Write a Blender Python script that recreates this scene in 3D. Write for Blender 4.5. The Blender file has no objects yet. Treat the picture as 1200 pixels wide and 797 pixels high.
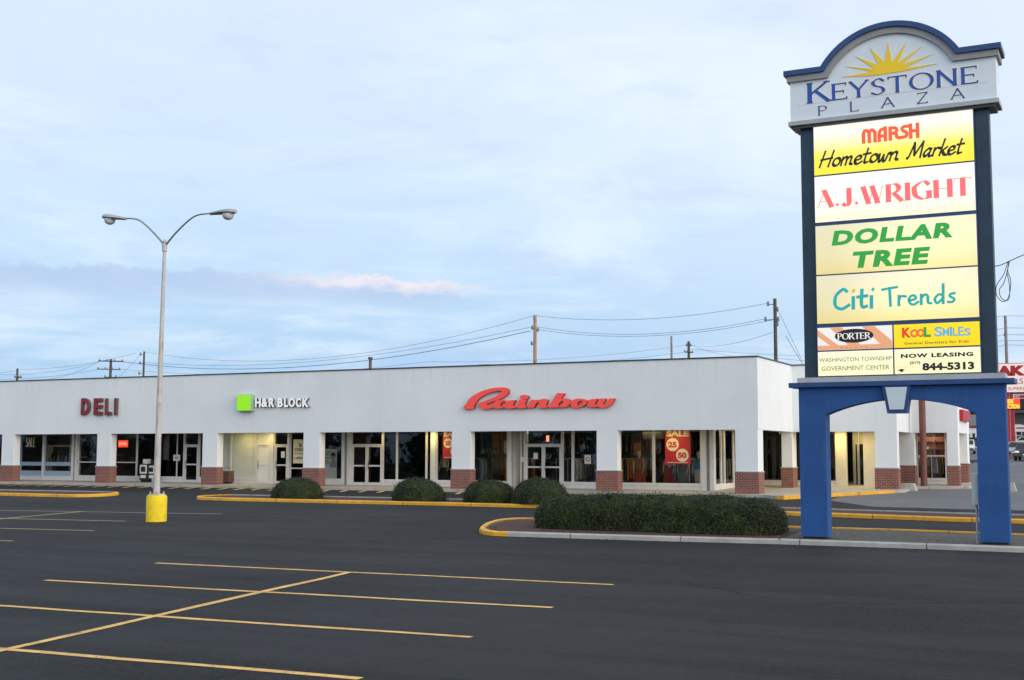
import bpy, bmesh, math, random
import numpy as np
from mathutils import Vector, Matrix
from mathutils.geometry import tessellate_polygon
R_ = math.radians
SC = bpy.context.scene
COL = SC.collection
random.seed(7)

# ------------------------------------------------------------------ camera
FPX, YAW, PITCH, ROLL = 1460.98, -0.464471, 0.0919212, 0.00286028
CAM = Vector((14.36014, -51.9396, 1.73627))
_F = Vector((math.sin(YAW)*math.cos(PITCH), math.cos(YAW)*math.cos(PITCH), math.sin(PITCH)))
_R = Vector((math.cos(YAW), -math.sin(YAW), 0)); _U = _R.cross(_F)
_R2 = _R*math.cos(ROLL)+_U*math.sin(ROLL); _U2 = -_R*math.sin(ROLL)+_U*math.cos(ROLL)
cd = bpy.data.cameras.new('camera'); cam = bpy.data.objects.new('camera', cd); COL.objects.link(cam)
cam.matrix_world = Matrix(((_R2.x, _U2.x, -_F.x, CAM.x), (_R2.y, _U2.y, -_F.y, CAM.y), (_R2.z, _U2.z, -_F.z, CAM.z), (0, 0, 0, 1)))
cd.sensor_fit = 'HORIZONTAL'; cd.sensor_width = 36; cd.lens = FPX/1200*36
cd.clip_start = 0.1; cd.clip_end = 4000
SC.camera = cam

def at(u, v, y):
    """where the sight line of photo point (u, v) meets the vertical plane at depth y"""
    d = _F + _R2*((u-600)/FPX) + _U2*((398.5-v)/FPX)
    return CAM + d*((y-CAM.y)/d.y)
def atx(u, v, x):
    d = _F + _R2*((u-600)/FPX) + _U2*((398.5-v)/FPX)
    return CAM + d*((x-CAM.x)/d.x)
SLOPE = 0.024
def gz(y): return SLOPE*max(-140, min(y, 170))
def ground(u, v, up=0.0):
    d = _F + _R2*((u-600)/FPX) + _U2*((398.5-v)/FPX)
    t = (up + SLOPE*CAM.y - CAM.z)/(d.z - SLOPE*d.y)
    return CAM + d*t

# ------------------------------------------------------------------ light and exposure
SUN_EL, SUN_AZ = R_(16), R_(108)          # azimuth measured clockwise from +Y
w = bpy.data.worlds.new('World'); SC.world = w; w.use_nodes = True
nt = w.node_tree; nt.nodes.clear()
def N(nt, t, **k):
    n = nt.nodes.new(t)
    for a, b in k.items():
        if a in n.bl_rna.properties: setattr(n, a, b)
        else: n.inputs[a].default_value = b
    return n
class G:
    """tiny helper for math node chains"""
    def __init__(s, nt): s.nt = nt; s.L = nt.links.new
    def m(s, op, a, b=0.0, c=None, clamp=False):
        n = s.nt.nodes.new('ShaderNodeMath'); n.operation = op; n.use_clamp = clamp
        for i, x in enumerate([a, b] + ([c] if c is not None else [])):
            if hasattr(x, 'is_output'): s.L(x, n.inputs[i])
            else: n.inputs[i].default_value = x
        return n.outputs[0]
    def step(s, x, a, b):
        n = s.nt.nodes.new('ShaderNodeMapRange'); n.interpolation_type = 'SMOOTHSTEP'
        s.L(x, n.inputs[0]); n.inputs[1].default_value = a; n.inputs[2].default_value = b
        return n.outputs[0]
    def mix(s, f, a, b):
        n = s.nt.nodes.new('ShaderNodeMix'); n.data_type = 'RGBA'
        for i, x in ((0, f), (6, a), (7, b)):
            if hasattr(x, 'is_output'): s.L(x, n.inputs[i])
            elif i == 0: n.inputs[0].default_value = x
            else: n.inputs[i].default_value = (*x, 1)
        return n.outputs[2]
    def noise(s, vec, scale, detail=5, rough=.55, dist=0.0):
        n = s.nt.nodes.new('ShaderNodeTexNoise'); s.L(vec, n.inputs['Vector'])
        n.inputs['Scale'].default_value = scale; n.inputs['Detail'].default_value = detail
        n.inputs['Roughness'].default_value = rough; n.inputs['Distortion'].default_value = dist
        return n.outputs['Fac']
    def comb(s, x, y, z):
        n = s.nt.nodes.new('ShaderNodeCombineXYZ')
        for i, q in enumerate((x, y, z)):
            if hasattr(q, 'is_output'): s.L(q, n.inputs[i])
            else: n.inputs[i].default_value = q
        return n.outputs[0]
    def ramp(s, f, stops):
        n = s.nt.nodes.new('ShaderNodeValToRGB'); e = n.color_ramp.elements
        while len(e) < len(stops): e.new(.5)
        for k, (p, c) in zip(e, stops): k.position = p; k.color = (*c, 1)
        s.L(f, n.inputs[0]); return n.outputs[0]
g = G(nt)
tc = nt.nodes.new('ShaderNodeTexCoord'); sp = nt.nodes.new('ShaderNodeSeparateXYZ'); g.L(tc.outputs['Generated'], sp.inputs[0])
dx, dy, dz = sp.outputs
sky = N(nt, 'ShaderNodeTexSky', sky_type='NISHITA', sun_disc=False, sun_elevation=SUN_EL, sun_rotation=SUN_AZ, air_density=1.0, dust_density=1.5, ozone_density=2.0)
el = g.m('MULTIPLY', g.m('ARCSINE', dz), 180/math.pi)          # elevation in degrees
az = g.m('MULTIPLY', g.m('ARCTAN2', dx, dy), 180/math.pi)      # azimuth in degrees
h = g.m('ADD', g.m('MAXIMUM', dz, 0.0), 0.10)
pl = g.comb(g.m('DIVIDE', dx, h), g.m('DIVIDE', dy, h), 0.3)
veil = g.ramp(g.m('DIVIDE', el, 40.0, clamp=True), [(0.0, (.32, .495, .72)), (.10, (.365, .55, .775)), (.20, (.485, .655, .835)), (.34, (.585, .71, .855)), (.55, (.635, .73, .855)), (1, (.64, .76, .89))])
n1 = g.noise(pl, 1.1, 7, .6, .5)
n2 = g.noise(pl, 3.2, 6, .6, .3)
n3 = g.noise(g.comb(g.m('MULTIPLY', az, .035), g.m('MULTIPLY', el, .16), 1.7), 2.2, 7, .6, .4)
# soft bright and dim patches in the high cloud sheet
c1 = g.mix(g.m('MULTIPLY', g.step(n1, .44, .70), .52), veil, (.80, .88, .95))
c2 = g.mix(g.m('MULTIPLY', g.step(n2, .50, .72), .42), c1, (.50, .60, .78))
c2 = g.mix(g.m('MULTIPLY', g.step(n3, .50, .68), g.m('MULTIPLY', g.step(el, 18, 5), .45)), c2, (.42, .55, .80))
wisp = g.m('MULTIPLY', g.m('MULTIPLY', g.step(az, -42.5, -47.5), g.m('MULTIPLY', g.step(el, 13.2, 14.3), g.step(el, 16.2, 15.0))), g.step(n3, .40, .60))
c2 = g.mix(g.m('MULTIPLY', wisp, .55), c2, (.44, .54, .72))
# the rosy tint of the evening to the right
rose = g.m('MULTIPLY', g.step(az, -30, 8), .34)
c2 = g.mix(rose, c2, (.84, .85, .92))
# one long grey-blue cloud bank low on the left with a lit, puffy upper edge at its right end
puff = g.noise(g.comb(g.m('MULTIPLY', az, .16), g.m('MULTIPLY', el, .5), 4.0), 2.6, 6, .62)
lump = g.noise(g.comb(g.m('MULTIPLY', az, .5), g.m('MULTIPLY', el, .55), 9.0), 1.6, 5, .6)
top = g.m('ADD', g.m('ADD', g.m('MULTIPLY', g.m('SUBTRACT', puff, .5), 1.3), g.m('MULTIPLY', g.m('SUBTRACT', lump, .5), 1.0)), g.m('ADD', g.m('MULTIPLY', g.m('ADD', az, 49.0), -.008), 8.35))
bank_az = g.step(az, -26.5, -31.0)
under = g.step(g.m('SUBTRACT', top, el), 0.0, .35)
low = g.step(el, 6.2, 7.6)
bank = g.m('MULTIPLY', g.m('MULTIPLY', under, low), bank_az)
c3 = g.mix(g.m('MULTIPLY', bank, .74), c2, (.40, .51, .73))
edge = g.m('MULTIPLY', g.m('MULTIPLY', under, g.step(g.m('SUBTRACT', top, el), .95, .25)), g.m('MULTIPLY', bank_az, g.step(az, -41, -33)))
c3 = g.mix(g.m('MULTIPLY', edge, .72), c3, (.90, .80, .80))
# evening glow in the half of the sky behind and right of the camera
ga = (math.sin(SUN_AZ), math.cos(SUN_AZ))
dot = g.m('ADD', g.m('MULTIPLY', dx, ga[0]), g.m('MULTIPLY', dy, ga[1]))
glow = g.m('MULTIPLY', g.step(dot, .05, 1.0), g.step(el, 60, 8))
c4 = g.mix(glow, c3, (1.55, 1.45, 1.36))
below = g.step(el, 0.0, -4.0)
c5 = g.mix(below, c4, (.10, .11, .13))
bs = nt.nodes.new('ShaderNodeBackground'); g.L(sky.outputs[0], bs.inputs[0]); bs.inputs[1].default_value = 0.06
bc = nt.nodes.new('ShaderNodeBackground'); g.L(c5, bc.inputs[0]); bc.inputs[1].default_value = 1.0
mx = nt.nodes.new('ShaderNodeMixShader'); mx.inputs[0].default_value = .9
g.L(bs.outputs[0], mx.inputs[1]); g.L(bc.outputs[0], mx.inputs[2])
wo = nt.nodes.new('ShaderNodeOutputWorld'); g.L(mx.outputs[0], wo.inputs[0])

sl = bpy.data.lights.new('sun', 'SUN'); so = bpy.data.objects.new('sun', sl); COL.objects.link(so)
sl.energy = 1.0; sl.angle = R_(40); sl.color = (1, .93, .84)
sd = Vector((math.sin(SUN_AZ)*math.cos(SUN_EL), math.cos(SUN_AZ)*math.cos(SUN_EL), math.sin(SUN_EL)))
so.rotation_euler = sd.to_track_quat('Z', 'Y').to_euler()
SC.view_settings.view_transform = 'Standard'; SC.view_settings.look = 'None'
SC.view_settings.exposure = 0.34; SC.view_settings.gamma = 1.0; SC.view_settings.use_curve_mapping = False

# ------------------------------------------------------------------ materials
def mat(name, col, rough=.6, metal=0.0, var=0.0, vscale=3.0, bump=0.0, bscale=40.0, emit=None, estr=1.0, dirt=None, spec=.5, joint=0.0):
    m = bpy.data.materials.new(name); m.use_nodes = True; nt = m.node_tree; b = nt.nodes['Principled BSDF']; q = G(nt)
    b.inputs['Roughness'].default_value = rough; b.inputs['Metallic'].default_value = metal
    b.inputs['Specular IOR Level'].default_value = spec
    t = nt.nodes.new('ShaderNodeTexCoord'); ob = t.outputs['Object']
    if var or dirt:
        n = q.noise(ob, vscale, 6, .6)
        lo = tuple(c*(1-var) for c in col); hi = tuple(min(1, c*(1+var)) for c in col)
        c = q.mix(q.step(n, .3, .7), lo, hi)
        if dirt:      # dirt = (colour, amount, scale, vertical stretch)
            mp = nt.nodes.new('ShaderNodeMapping'); q.L(ob, mp.inputs[0]); mp.inputs['Scale'].default_value = (1, 1, 1/dirt[3])
            d = q.noise(mp.outputs[0], dirt[2], 8, .65)
            c = q.mix(q.m('MULTIPLY', q.step(d, .52, .74), dirt[1]), c, dirt[0])
        if joint:     # sawn joints every few metres
            sj = nt.nodes.new('ShaderNodeSeparateXYZ'); q.L(ob, sj.inputs[0])
            c = q.mix(q.m('MULTIPLY', q.m('LESS_THAN', q.m('MODULO', q.m('ADD', sj.outputs[0], 600.3), joint), .03), .8), c, (.05, .045, .04))
        q.L(c, b.inputs['Base Color'])
    else: b.inputs['Base Color'].default_value = (*col, 1)
    if bump:
        n = q.noise(ob, bscale, 5, .6); bp = nt.nodes.new('ShaderNodeBump'); bp.inputs['Strength'].default_value = bump; bp.inputs['Distance'].default_value = .02
        q.L(n, bp.inputs['Height']); q.L(bp.outputs[0], b.inputs['Normal'])
    if emit: b.inputs['Emission Color'].default_value = (*emit, 1); b.inputs['Emission Strength'].default_value = estr
    return m

def m_asphalt(name, c0, c1, crack=.0):
    m = bpy.data.materials.new(name); m.use_nodes = True; nt = m.node_tree; b = nt.nodes['Principled BSDF']; q = G(nt)
    ob = nt.nodes.new('ShaderNodeTexCoord').outputs['Object']
    big = q.noise(ob, .12, 5, .55); mid = q.noise(ob, 1.3, 6, .6); fine = q.noise(ob, 55, 3, .7)
    mp = nt.nodes.new('ShaderNodeMapping'); q.L(ob, mp.inputs[0]); mp.inputs['Scale'].default_value = (.10, 1.6, 1)
    tr = q.noise(mp.outputs[0], .5, 7, .65)
    f = q.m('ADD', q.m('MULTIPLY', big, .40), q.m('ADD', q.m('MULTIPLY', mid, .18), q.m('MULTIPLY', tr, .42)))
    c = q.mix(q.step(f, .41, .60), c0, c1)
    c = q.mix(q.m('MULTIPLY', q.step(fine, .55, .75), .35), c, tuple(min(1, x*2.6) for x in c1))
    gr = q.noise(ob, 13, 5, .7)
    c = q.mix(q.m('MULTIPLY', q.step(gr, .42, .66), .45), c, tuple(x*1.55 for x in c1))
    # a few faint pale scuffs and tyre marks
    s = q.noise(mp.outputs[0], 2.3, 8, .7)
    c = q.mix(q.m('MULTIPLY', q.step(s, .62, .8), .22), c, tuple(x*2.4 for x in c1))
    # oil drips where cars stand, sealed cracks here and there
    vo = nt.nodes.new('ShaderNodeTexVoronoi'); vo.inputs['Scale'].default_value = .42; q.L(ob, vo.inputs['Vector'])
    ol = q.m('MULTIPLY', q.step(q.m('ADD', vo.outputs['Distance'], q.m('MULTIPLY', q.m('SUBTRACT', q.noise(ob, 5, 4, .6), .5), .22)), .16, .05), q.m('GREATER_THAN', q.noise(ob, .3, 2, .5), .47))
    c = q.mix(q.m('MULTIPLY', ol, .55), c, tuple(x*.45 for x in c0))
    wv = nt.nodes.new('ShaderNodeVectorMath'); wv.operation = 'ADD'; dn = nt.nodes.new('ShaderNodeTexNoise'); dn.inputs['Scale'].default_value = .9; dn.inputs['Detail'].default_value = 5; q.L(ob, dn.inputs['Vector']); q.L(ob, wv.inputs[0]); q.L(dn.outputs['Color'], wv.inputs[1])
    vc = nt.nodes.new('ShaderNodeTexVoronoi'); vc.feature = 'DISTANCE_TO_EDGE'; vc.inputs['Scale'].default_value = .13; q.L(wv.outputs[0], vc.inputs['Vector'])
    ck = q.m('MULTIPLY', q.step(vc.outputs['Distance'], .0055, .002), q.step(q.noise(ob, .09, 2, .5), .46, .56))
    c = q.mix(q.m('MULTIPLY', ck, .75), c, tuple(x*.35 for x in c0))
    q.L(c, b.inputs['Base Color'])
    q.L(q.m('ADD', q.m('MULTIPLY', mid, .25), .66), b.inputs['Roughness'])
    b.inputs['Specular IOR Level'].default_value = .16
    bp = nt.nodes.new('ShaderNodeBump'); bp.inputs['Strength'].default_value = .35; bp.inputs['Distance'].default_value = .01
    q.L(fine, bp.inputs['Height']); q.L(bp.outputs[0], b.inputs['Normal'])
    return m

def m_brick():
    m = bpy.data.materials.new('red_brick'); m.use_nodes = True; nt = m.node_tree; b = nt.nodes['Principled BSDF']; q = G(nt)
    ob = nt.nodes.new('ShaderNodeTexCoord').outputs['Object']; ge = nt.nodes.new('ShaderNodeNewGeometry')
    s = nt.nodes.new('ShaderNodeSeparateXYZ'); q.L(ob, s.inputs[0]); sn = nt.nodes.new('ShaderNodeSeparateXYZ'); q.L(ge.outputs['True Normal'], sn.inputs[0])
    f = q.m('GREATER_THAN', q.m('ABSOLUTE', sn.outputs[0]), .5)
    u = q.m('ADD', q.m('MULTIPLY', s.outputs[1], f), q.m('MULTIPLY', s.outputs[0], q.m('SUBTRACT', 1.0, f)))
    v = q.comb(u, s.outputs[2], 0.0)
    br = nt.nodes.new('ShaderNodeTexBrick'); q.L(v, br.inputs['Vector'])
    br.inputs['Scale'].default_value = 1.0; br.inputs['Brick Width'].default_value = .215; br.inputs['Row Height'].default_value = .076
    br.inputs['Mortar Size'].default_value = .009; br.inputs['Mortar Smooth'].default_value = .1; br.inputs['Bias'].default_value = 0
    br.inputs['Color1'].default_value = (.27, .085, .06, 1); br.inputs['Color2'].default_value = (.17, .055, .045, 1); br.inputs['Mortar'].default_value = (.36, .28, .25, 1)
    n = q.noise(ob, 2.2, 6, .6)
    c = q.mix(q.m('MULTIPLY', q.step(n, .5, .75), .35), br.outputs['Color'], (.33, .17, .14))
    q.L(c, b.inputs['Base Color']); b.inputs['Roughness'].default_value = .9; b.inputs['Specular IOR Level'].default_value = .2
    bp = nt.nodes.new('ShaderNodeBump'); bp.inputs['Strength'].default_value = .5; bp.inputs['Distance'].default_value = .01; bp.invert = True
    q.L(br.outputs['Fac'], bp.inputs['Height']); q.L(bp.outputs[0], b.inputs['Normal'])
    return m

def m_stucco():
    m = bpy.data.materials.new('white_stucco'); m.use_nodes = True; nt = m.node_tree; b = nt.nodes['Principled BSDF']; q = G(nt)
    ob = nt.nodes.new('ShaderNodeTexCoord').outputs['Object']
    a = q.noise(ob, .35, 5, .6); bb = q.noise(ob, 2.5, 6, .6)
    mp = nt.nodes.new('ShaderNodeMapping'); q.L(ob, mp.inputs[0]); mp.inputs['Scale'].default_value = (3.0, 3.0, .22)
    st = q.noise(mp.outputs[0], 1.0, 6, .65)
    c = q.mix(q.step(a, .3, .7), (.785, .825, .845), (.845, .875, .89))
    c = q.mix(q.m('MULTIPLY', q.step(st, .55, .8), .22), c, (.58, .58, .57))
    c = q.mix(q.m('MULTIPLY', q.step(bb, .55, .8), .15), c, (.66, .66, .65))
    # run-off stains below the roof edge and faint panel joints
    sp = nt.nodes.new('ShaderNodeSeparateXYZ'); q.L(ob, sp.inputs[0])
    mp2 = nt.nodes.new('ShaderNodeMapping'); q.L(ob, mp2.inputs[0]); mp2.inputs['Scale'].default_value = (5.0, 5.0, .12)
    rn_ = q.m('MULTIPLY', q.step(q.noise(mp2.outputs[0], 1.0, 5, .6), .50, .74), q.step(sp.outputs[2], 4.6, 5.9))
    c = q.mix(q.m('MULTIPLY', rn_, .20), c, (.50, .50, .49))
    jx = q.m('LESS_THAN', q.m('MODULO', q.m('ADD', q.m('ADD', sp.outputs[0], sp.outputs[1]), 200.9), 3.74), .022)
    c = q.mix(q.m('MULTIPLY', jx, .13), c, (.45, .46, .47))
    q.L(c, b.inputs['Base Color']); b.inputs['Roughness'].default_value = .85; b.inputs['Specular IOR Level'].default_value = .25
    n = q.noise(ob, 28, 5, .65); n2 = q.noise(ob, 1.1, 3, .5)
    bp = nt.nodes.new('ShaderNodeBump'); bp.inputs['Strength'].default_value = .22; bp.inputs['Distance'].default_value = .02
    q.L(q.m('ADD', n, q.m('MULTIPLY', n2, 1.5)), bp.inputs['Height']); q.L(bp.outputs[0], b.inputs['Normal'])
    return m

def m_glass(name, tint=.62, refl=1.0):
    m = bpy.data.materials.new(name); m.use_nodes = True; nt = m.node_tree; nt.nodes.clear(); q = G(nt)
    tr = nt.nodes.new('ShaderNodeBsdfTransparent'); tr.inputs[0].default_value = (tint, tint*1.01, tint*1.0, 1)
    gl = nt.nodes.new('ShaderNodeBsdfGlossy'); gl.inputs['Roughness'].default_value = .015; gl.inputs[0].default_value = (.95, .97, 1, 1)
    ob = nt.nodes.new('ShaderNodeTexCoord').outputs['Object']
    bp = nt.nodes.new('ShaderNodeBump'); bp.inputs['Strength'].default_value = .04; bp.inputs['Distance'].default_value = .05
    q.L(q.noise(ob, 1.2, 2, .5), bp.inputs['Height']); q.L(bp.outputs[0], gl.inputs['Normal'])
    ge = nt.nodes.new('ShaderNodeNewGeometry'); vm = nt.nodes.new('ShaderNodeVectorMath'); vm.operation = 'DOT_PRODUCT'; q.L(ge.outputs['Incoming'], vm.inputs[0]); q.L(ge.outputs['Normal'], vm.inputs[1])
    fr = q.m('ADD', q.m('MULTIPLY', q.m('POWER', q.m('SUBTRACT', 1.0, q.m('ABSOLUTE', vm.outputs['Value'])), 5.0), .95), .045)
    mx = nt.nodes.new('ShaderNodeMixShader'); q.L(q.m('MULTIPLY', fr, refl), mx.inputs[0]); q.L(tr.outputs[0], mx.inputs[1]); q.L(gl.outputs[0], mx.inputs[2])
    o = nt.nodes.new('ShaderNodeOutputMaterial'); q.L(mx.outputs[0], o.inputs[0])
    return m

def m_leaf(name, c0, c1, c2):
    m = bpy.data.materials.new(name); m.use_nodes = True; nt = m.node_tree; b = nt.nodes['Principled BSDF']; q = G(nt)
    ob = nt.nodes.new('ShaderNodeTexCoord').outputs['Object']; ge = nt.nodes.new('ShaderNodeNewGeometry')
    n = q.noise(ob, 2.0, 6, .65)
    c = q.mix(q.step(n, .35, .68), c0, c1)
    c = q.mix(q.m('MULTIPLY', q.step(ge.outputs['Random Per Island'], .72, 1.0), .7), c, c2)
    c = q.mix(q.m('MULTIPLY', q.m('MULTIPLY', q.step(q.noise(ob, 3.1, 4, .6), .52, .68), q.step(ge.outputs['Random Per Island'], .25, .6)), .75), c, c2)
    q.L(c, b.inputs['Base Color']); b.inputs['Roughness'].default_value = .6; b.inputs['Specular IOR Level'].default_value = .3
    return m

def m_litpanel(name, stops, strength=1.0, lamp=None, axis=2):
    """a translucent sign face, its backlight put into the emission; stops are its colours from bottom to top (object z 0..1 of height H)"""
    m = bpy.data.materials.new(name); m.use_nodes = True; nt = m.node_tree; b = nt.nodes['Principled BSDF']; q = G(nt)
    t = nt.nodes.new('ShaderNodeTexCoord'); s = nt.nodes.new('ShaderNodeSeparateXYZ'); q.L(t.outputs['Generated'], s.inputs[0])
    c = q.ramp(s.outputs[axis], stops)
    q.L(c, b.inputs['Emission Color'])
    k = nt.nodes.new('ShaderNodeMix'); k.data_type = 'RGBA'; k.blend_type = 'MULTIPLY'; k.inputs[0].default_value = 1; q.L(c, k.inputs[6]); k.inputs[7].default_value = (.14, .14, .14, 1)
    q.L(k.outputs[2], b.inputs['Base Color'])
    if lamp:         # (x, z, dim level, reach): uneven backlight painted as a brighter patch
        dxx = q.m('SUBTRACT', s.outputs[0], lamp[0]); dzz = q.m('MULTIPLY', q.m('SUBTRACT', s.outputs[2], lamp[1]), .6)
        d = q.m('SQRT', q.m('ADD', q.m('MULTIPLY', dxx, dxx), q.m('MULTIPLY', dzz, dzz)))
        f = q.step(d, lamp[3], .12)
        q.L(q.m('MULTIPLY', q.m('ADD', q.m('MULTIPLY', f, 1-lamp[2]), lamp[2]), strength), b.inputs['Emission Strength'])
    else: b.inputs['Emission Strength'].default_value = strength
    b.inputs['Roughness'].default_value = .25
    return m

M = {}
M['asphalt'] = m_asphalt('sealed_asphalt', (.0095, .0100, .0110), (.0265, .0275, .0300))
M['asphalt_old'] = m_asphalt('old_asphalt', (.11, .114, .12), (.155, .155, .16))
M['line'] = mat('worn_yellow_line', (.74, .44, .13), .75, var=.16, vscale=3, dirt=((.05, .048, .045), .85, 7.0, 1.0))
M['line_faint'] = mat('faded_yellow_line', (.50, .38, .20), .8, var=.15, vscale=5, dirt=((.09, .085, .08), .75, 5.0, 1.0))
M['kerb_yellow'] = mat('yellow_kerb_paint', (.80, .40, .025), .6, var=.12, vscale=2, bump=.2, dirt=((.24, .18, .11), .70, 4.5, 1.0), joint=3.05)
M['kerb_grey'] = mat('kerb_concrete', (.40, .40, .38), .9, var=.15, vscale=2, bump=.3, dirt=((.20, .20, .19), .6, 4.0, 1.0), joint=3.05)
M['walk'] = mat('sidewalk_concrete', (.44, .40, .34), .9, var=.12, vscale=1.0, bump=.15, dirt=((.26, .23, .2), .5, 1.6, 1.0), joint=1.53)
M['mulch'] = mat('dark_mulch', (.07, .030, .024), .95, var=.5, vscale=14, bump=1.0, bscale=30)
M['soil'] = mat('bare_soil', (.085, .075, .065), .95, var=.35, vscale=7, bump=.8, bscale=25, dirt=((.22, .20, .18), .5, 9.0, 1.0))
M['brick'] = m_brick(); M['stucco'] = m_stucco()
M['ledge'] = mat('grey_ledge', (.45, .45, .44), .8, var=.1)
M['coping'] = mat('dark_coping_metal', (.030, .045, .048), .45, metal=.2, var=.2)
M['soffit'] = mat('cream_soffit', (.62, .57, .46), .8, var=.06)
M['roof'] = mat('roof_membrane', (.25, .25, .25), .9, var=.2)
M['white_metal'] = mat('white_painted_metal', (.72, .72, .71), .45, var=.05)
M['alum'] = mat('brushed_aluminium', (.55, .56, .57), .38, metal=.6, var=.06)
M['blue_metal'] = mat('pale_blue_frame', (.33, .45, .60), .45, var=.05)
M['bulkhead'] = mat('white_bulkhead', (.74, .74, .73), .6, var=.06, dirt=((.5, .49, .46), .4, 2.0, 2.0))
M['cream'] = mat('cream_plaster', (.66, .62, .53), .75, var=.05)
M['glass'] = m_glass('shop_glass', .84); M['glass_clear'] = m_glass('clear_office_glass', .96, .7); M['glass_dark'] = m_glass('dark_shop_glass', .40, 1.0)
M['room'] = mat('shop_wall', (.10, .085, .07), .9, var=.3); M['room_floor'] = mat('shop_floor', (.10, .085, .07), .5, var=.2)
M['room_dark'] = mat('empty_shop_wall', (.03, .03, .032), .9, var=.2)
M['blind'] = mat('white_blind', (.80, .82, .80), .8, var=.03)
M['black'] = mat('black_plastic', (.015, .015, .017), .45)
M['handle'] = mat('dark_handle', (.06, .06, .06), .35, metal=.7)
M['paper'] = mat('white_paper', (.75, .75, .72), .8, var=.04)
M['red_poster'] = mat('red_poster', (.48, .022, .03), .5, var=.05)
M['cream_print'] = mat('cream_print', (.80, .72, .52), .6)
M['red_print'] = mat('red_print', (.55, .04, .05), .6)
M['ink'] = mat('black_ink', (.015, .015, .016), .6)
M['green_ink'] = mat('green_ink', (.08, .3, .05), .6)
M['neon'] = mat('red_neon', (.5, .03, .02), .4, emit=(1, .07, .03), estr=1.25)
M['neon_hot'] = mat('hot_neon', (.6, .1, .05), .4, emit=(1, .32, .18), estr=1.5)
M['deli_red'] = mat('dark_red_acrylic', (.28, .012, .022), .35, var=.08); M['deli_side'] = mat('bronze_letter_return', (.13, .12, .11), .5, metal=.3)
M['rain_red'] = mat('bright_red_acrylic', (.86, .075, .06), .4, var=.03, emit=(1, .10, .08), estr=.16); M['rain_side'] = mat('red_letter_return', (.35, .015, .02), .5)
M['hr_green'] = mat('lime_sign_face', (.25, .62, .01), .35, emit=(.30, .85, .01), estr=.38); M['hr_side'] = mat('grey_sign_return', (.36, .47, .42), .5)
M['hr_white'] = mat('white_letter_face', (.82, .82, .82), .4, emit=(1, 1, 1), estr=.22); M['hr_dark'] = mat('dark_letter_return', (.10, .12, .12), .5)
M['blue'] = mat('royal_blue_stucco', (.022, .088, .285), .75, var=.10, vscale=1.2, bump=.25, bscale=60, dirt=((.055, .115, .24), .55, 3.0, 4.0), spec=.3)
M['blue_trim'] = mat('navy_trim', (.018, .066, .21), .5, var=.1)
M['steel'] = mat('dark_steel_column', (.018, .046, .080), .5, metal=.1, var=.15, vscale=1.5, dirt=((.035, .07, .10), .5, 3.0, 5.0))
M['cab_blue'] = mat('cabinet_blue', (.022, .06, .19), .45, var=.08)
M['hdr'] = mat('pale_header_panel', (.74, .82, .89), .7, var=.04, vscale=.8, bump=.1, bscale=70)
M['slab'] = mat('pale_grey_slab', (.42, .45, .48), .7, var=.06, dirt=((.28, .29, .3), .4, 2.5, 3.0)); M['grey_band'] = mat('grey_moulding', (.30, .31, .32), .7, var=.08)
M['keystone'] = mat('pale_keystone', (.62, .70, .78), .7, var=.04)
M['gold'] = mat('gold_sun', (1.0, .66, .01), .45, var=.04); M['gold_tip'] = mat('orange_ray', (.95, .42, .06), .5, var=.05)
M['navy'] = mat('navy_letter', (.012, .085, .42), .4); M['cream_edge'] = mat('cream_outline', (.90, .85, .70), .5)
M['pole'] = mat('rusty_white_pole', (.50, .49, .46), .6, var=.1, dirt=((.27, .14, .07), 1.0, 9.0, 6.0))
M['arm'] = mat('galvanised_arm', (.28, .30, .33), .45, metal=.6, var=.1)
M['lamp_head'] = mat('grey_lamp_head', (.38, .39, .38), .5, metal=.3, var=.1); M['lamp_dark'] = mat('dark_lamp_underside', (.06, .065, .07), .5)
M['yellow_base'] = mat('yellow_concrete', (.86, .62, .012), .75, var=.06, bump=.2, dirt=((.34, .22, .08), .60, 5.5, 1.6))
M['wood_pale'] = mat('new_wood_pole', (.40, .25, .14), .85, var=.25, vscale=2); M['wood_dark'] = mat('weathered_wood_pole', (.095, .085, .075), .9, var=.25, vscale=2)
M['wood_grey'] = mat('grey_wood_pole', (.26, .235, .22), .9, var=.2, vscale=2)
M['wire'] = mat('wire_rubber', (.045, .05, .06), .6); M['insul'] = mat('grey_insulator', (.28, .28, .29), .35)
M['hedge'] = m_leaf('hedge_leaf', (.008, .018, .006), (.034, .053, .014), (.085, .105, .026))
M['bush'] = m_leaf('bush_leaf', (.009, .020, .007), (.032, .052, .014), (.10, .10, .026))
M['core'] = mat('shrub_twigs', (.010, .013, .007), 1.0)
M['tree'] = m_leaf('tree_leaf', (.030, .048, .022), (.055, .078, .035), (.08, .095, .045)); M['bark'] = mat('bark', (.09, .075, .06), .95, var=.3, vscale=4)
M['rust_post'] = mat('brown_red_steel', (.16, .055, .042), .55, var=.12, vscale=2, dirt=((.08, .04, .035), .5, 3, 4))
M['red_post'] = mat('red_post_paint', (.45, .018, .024), .45, var=.05)
M['box_grey'] = mat('grey_metal_box', (.36, .43, .46), .5, var=.05)
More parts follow.
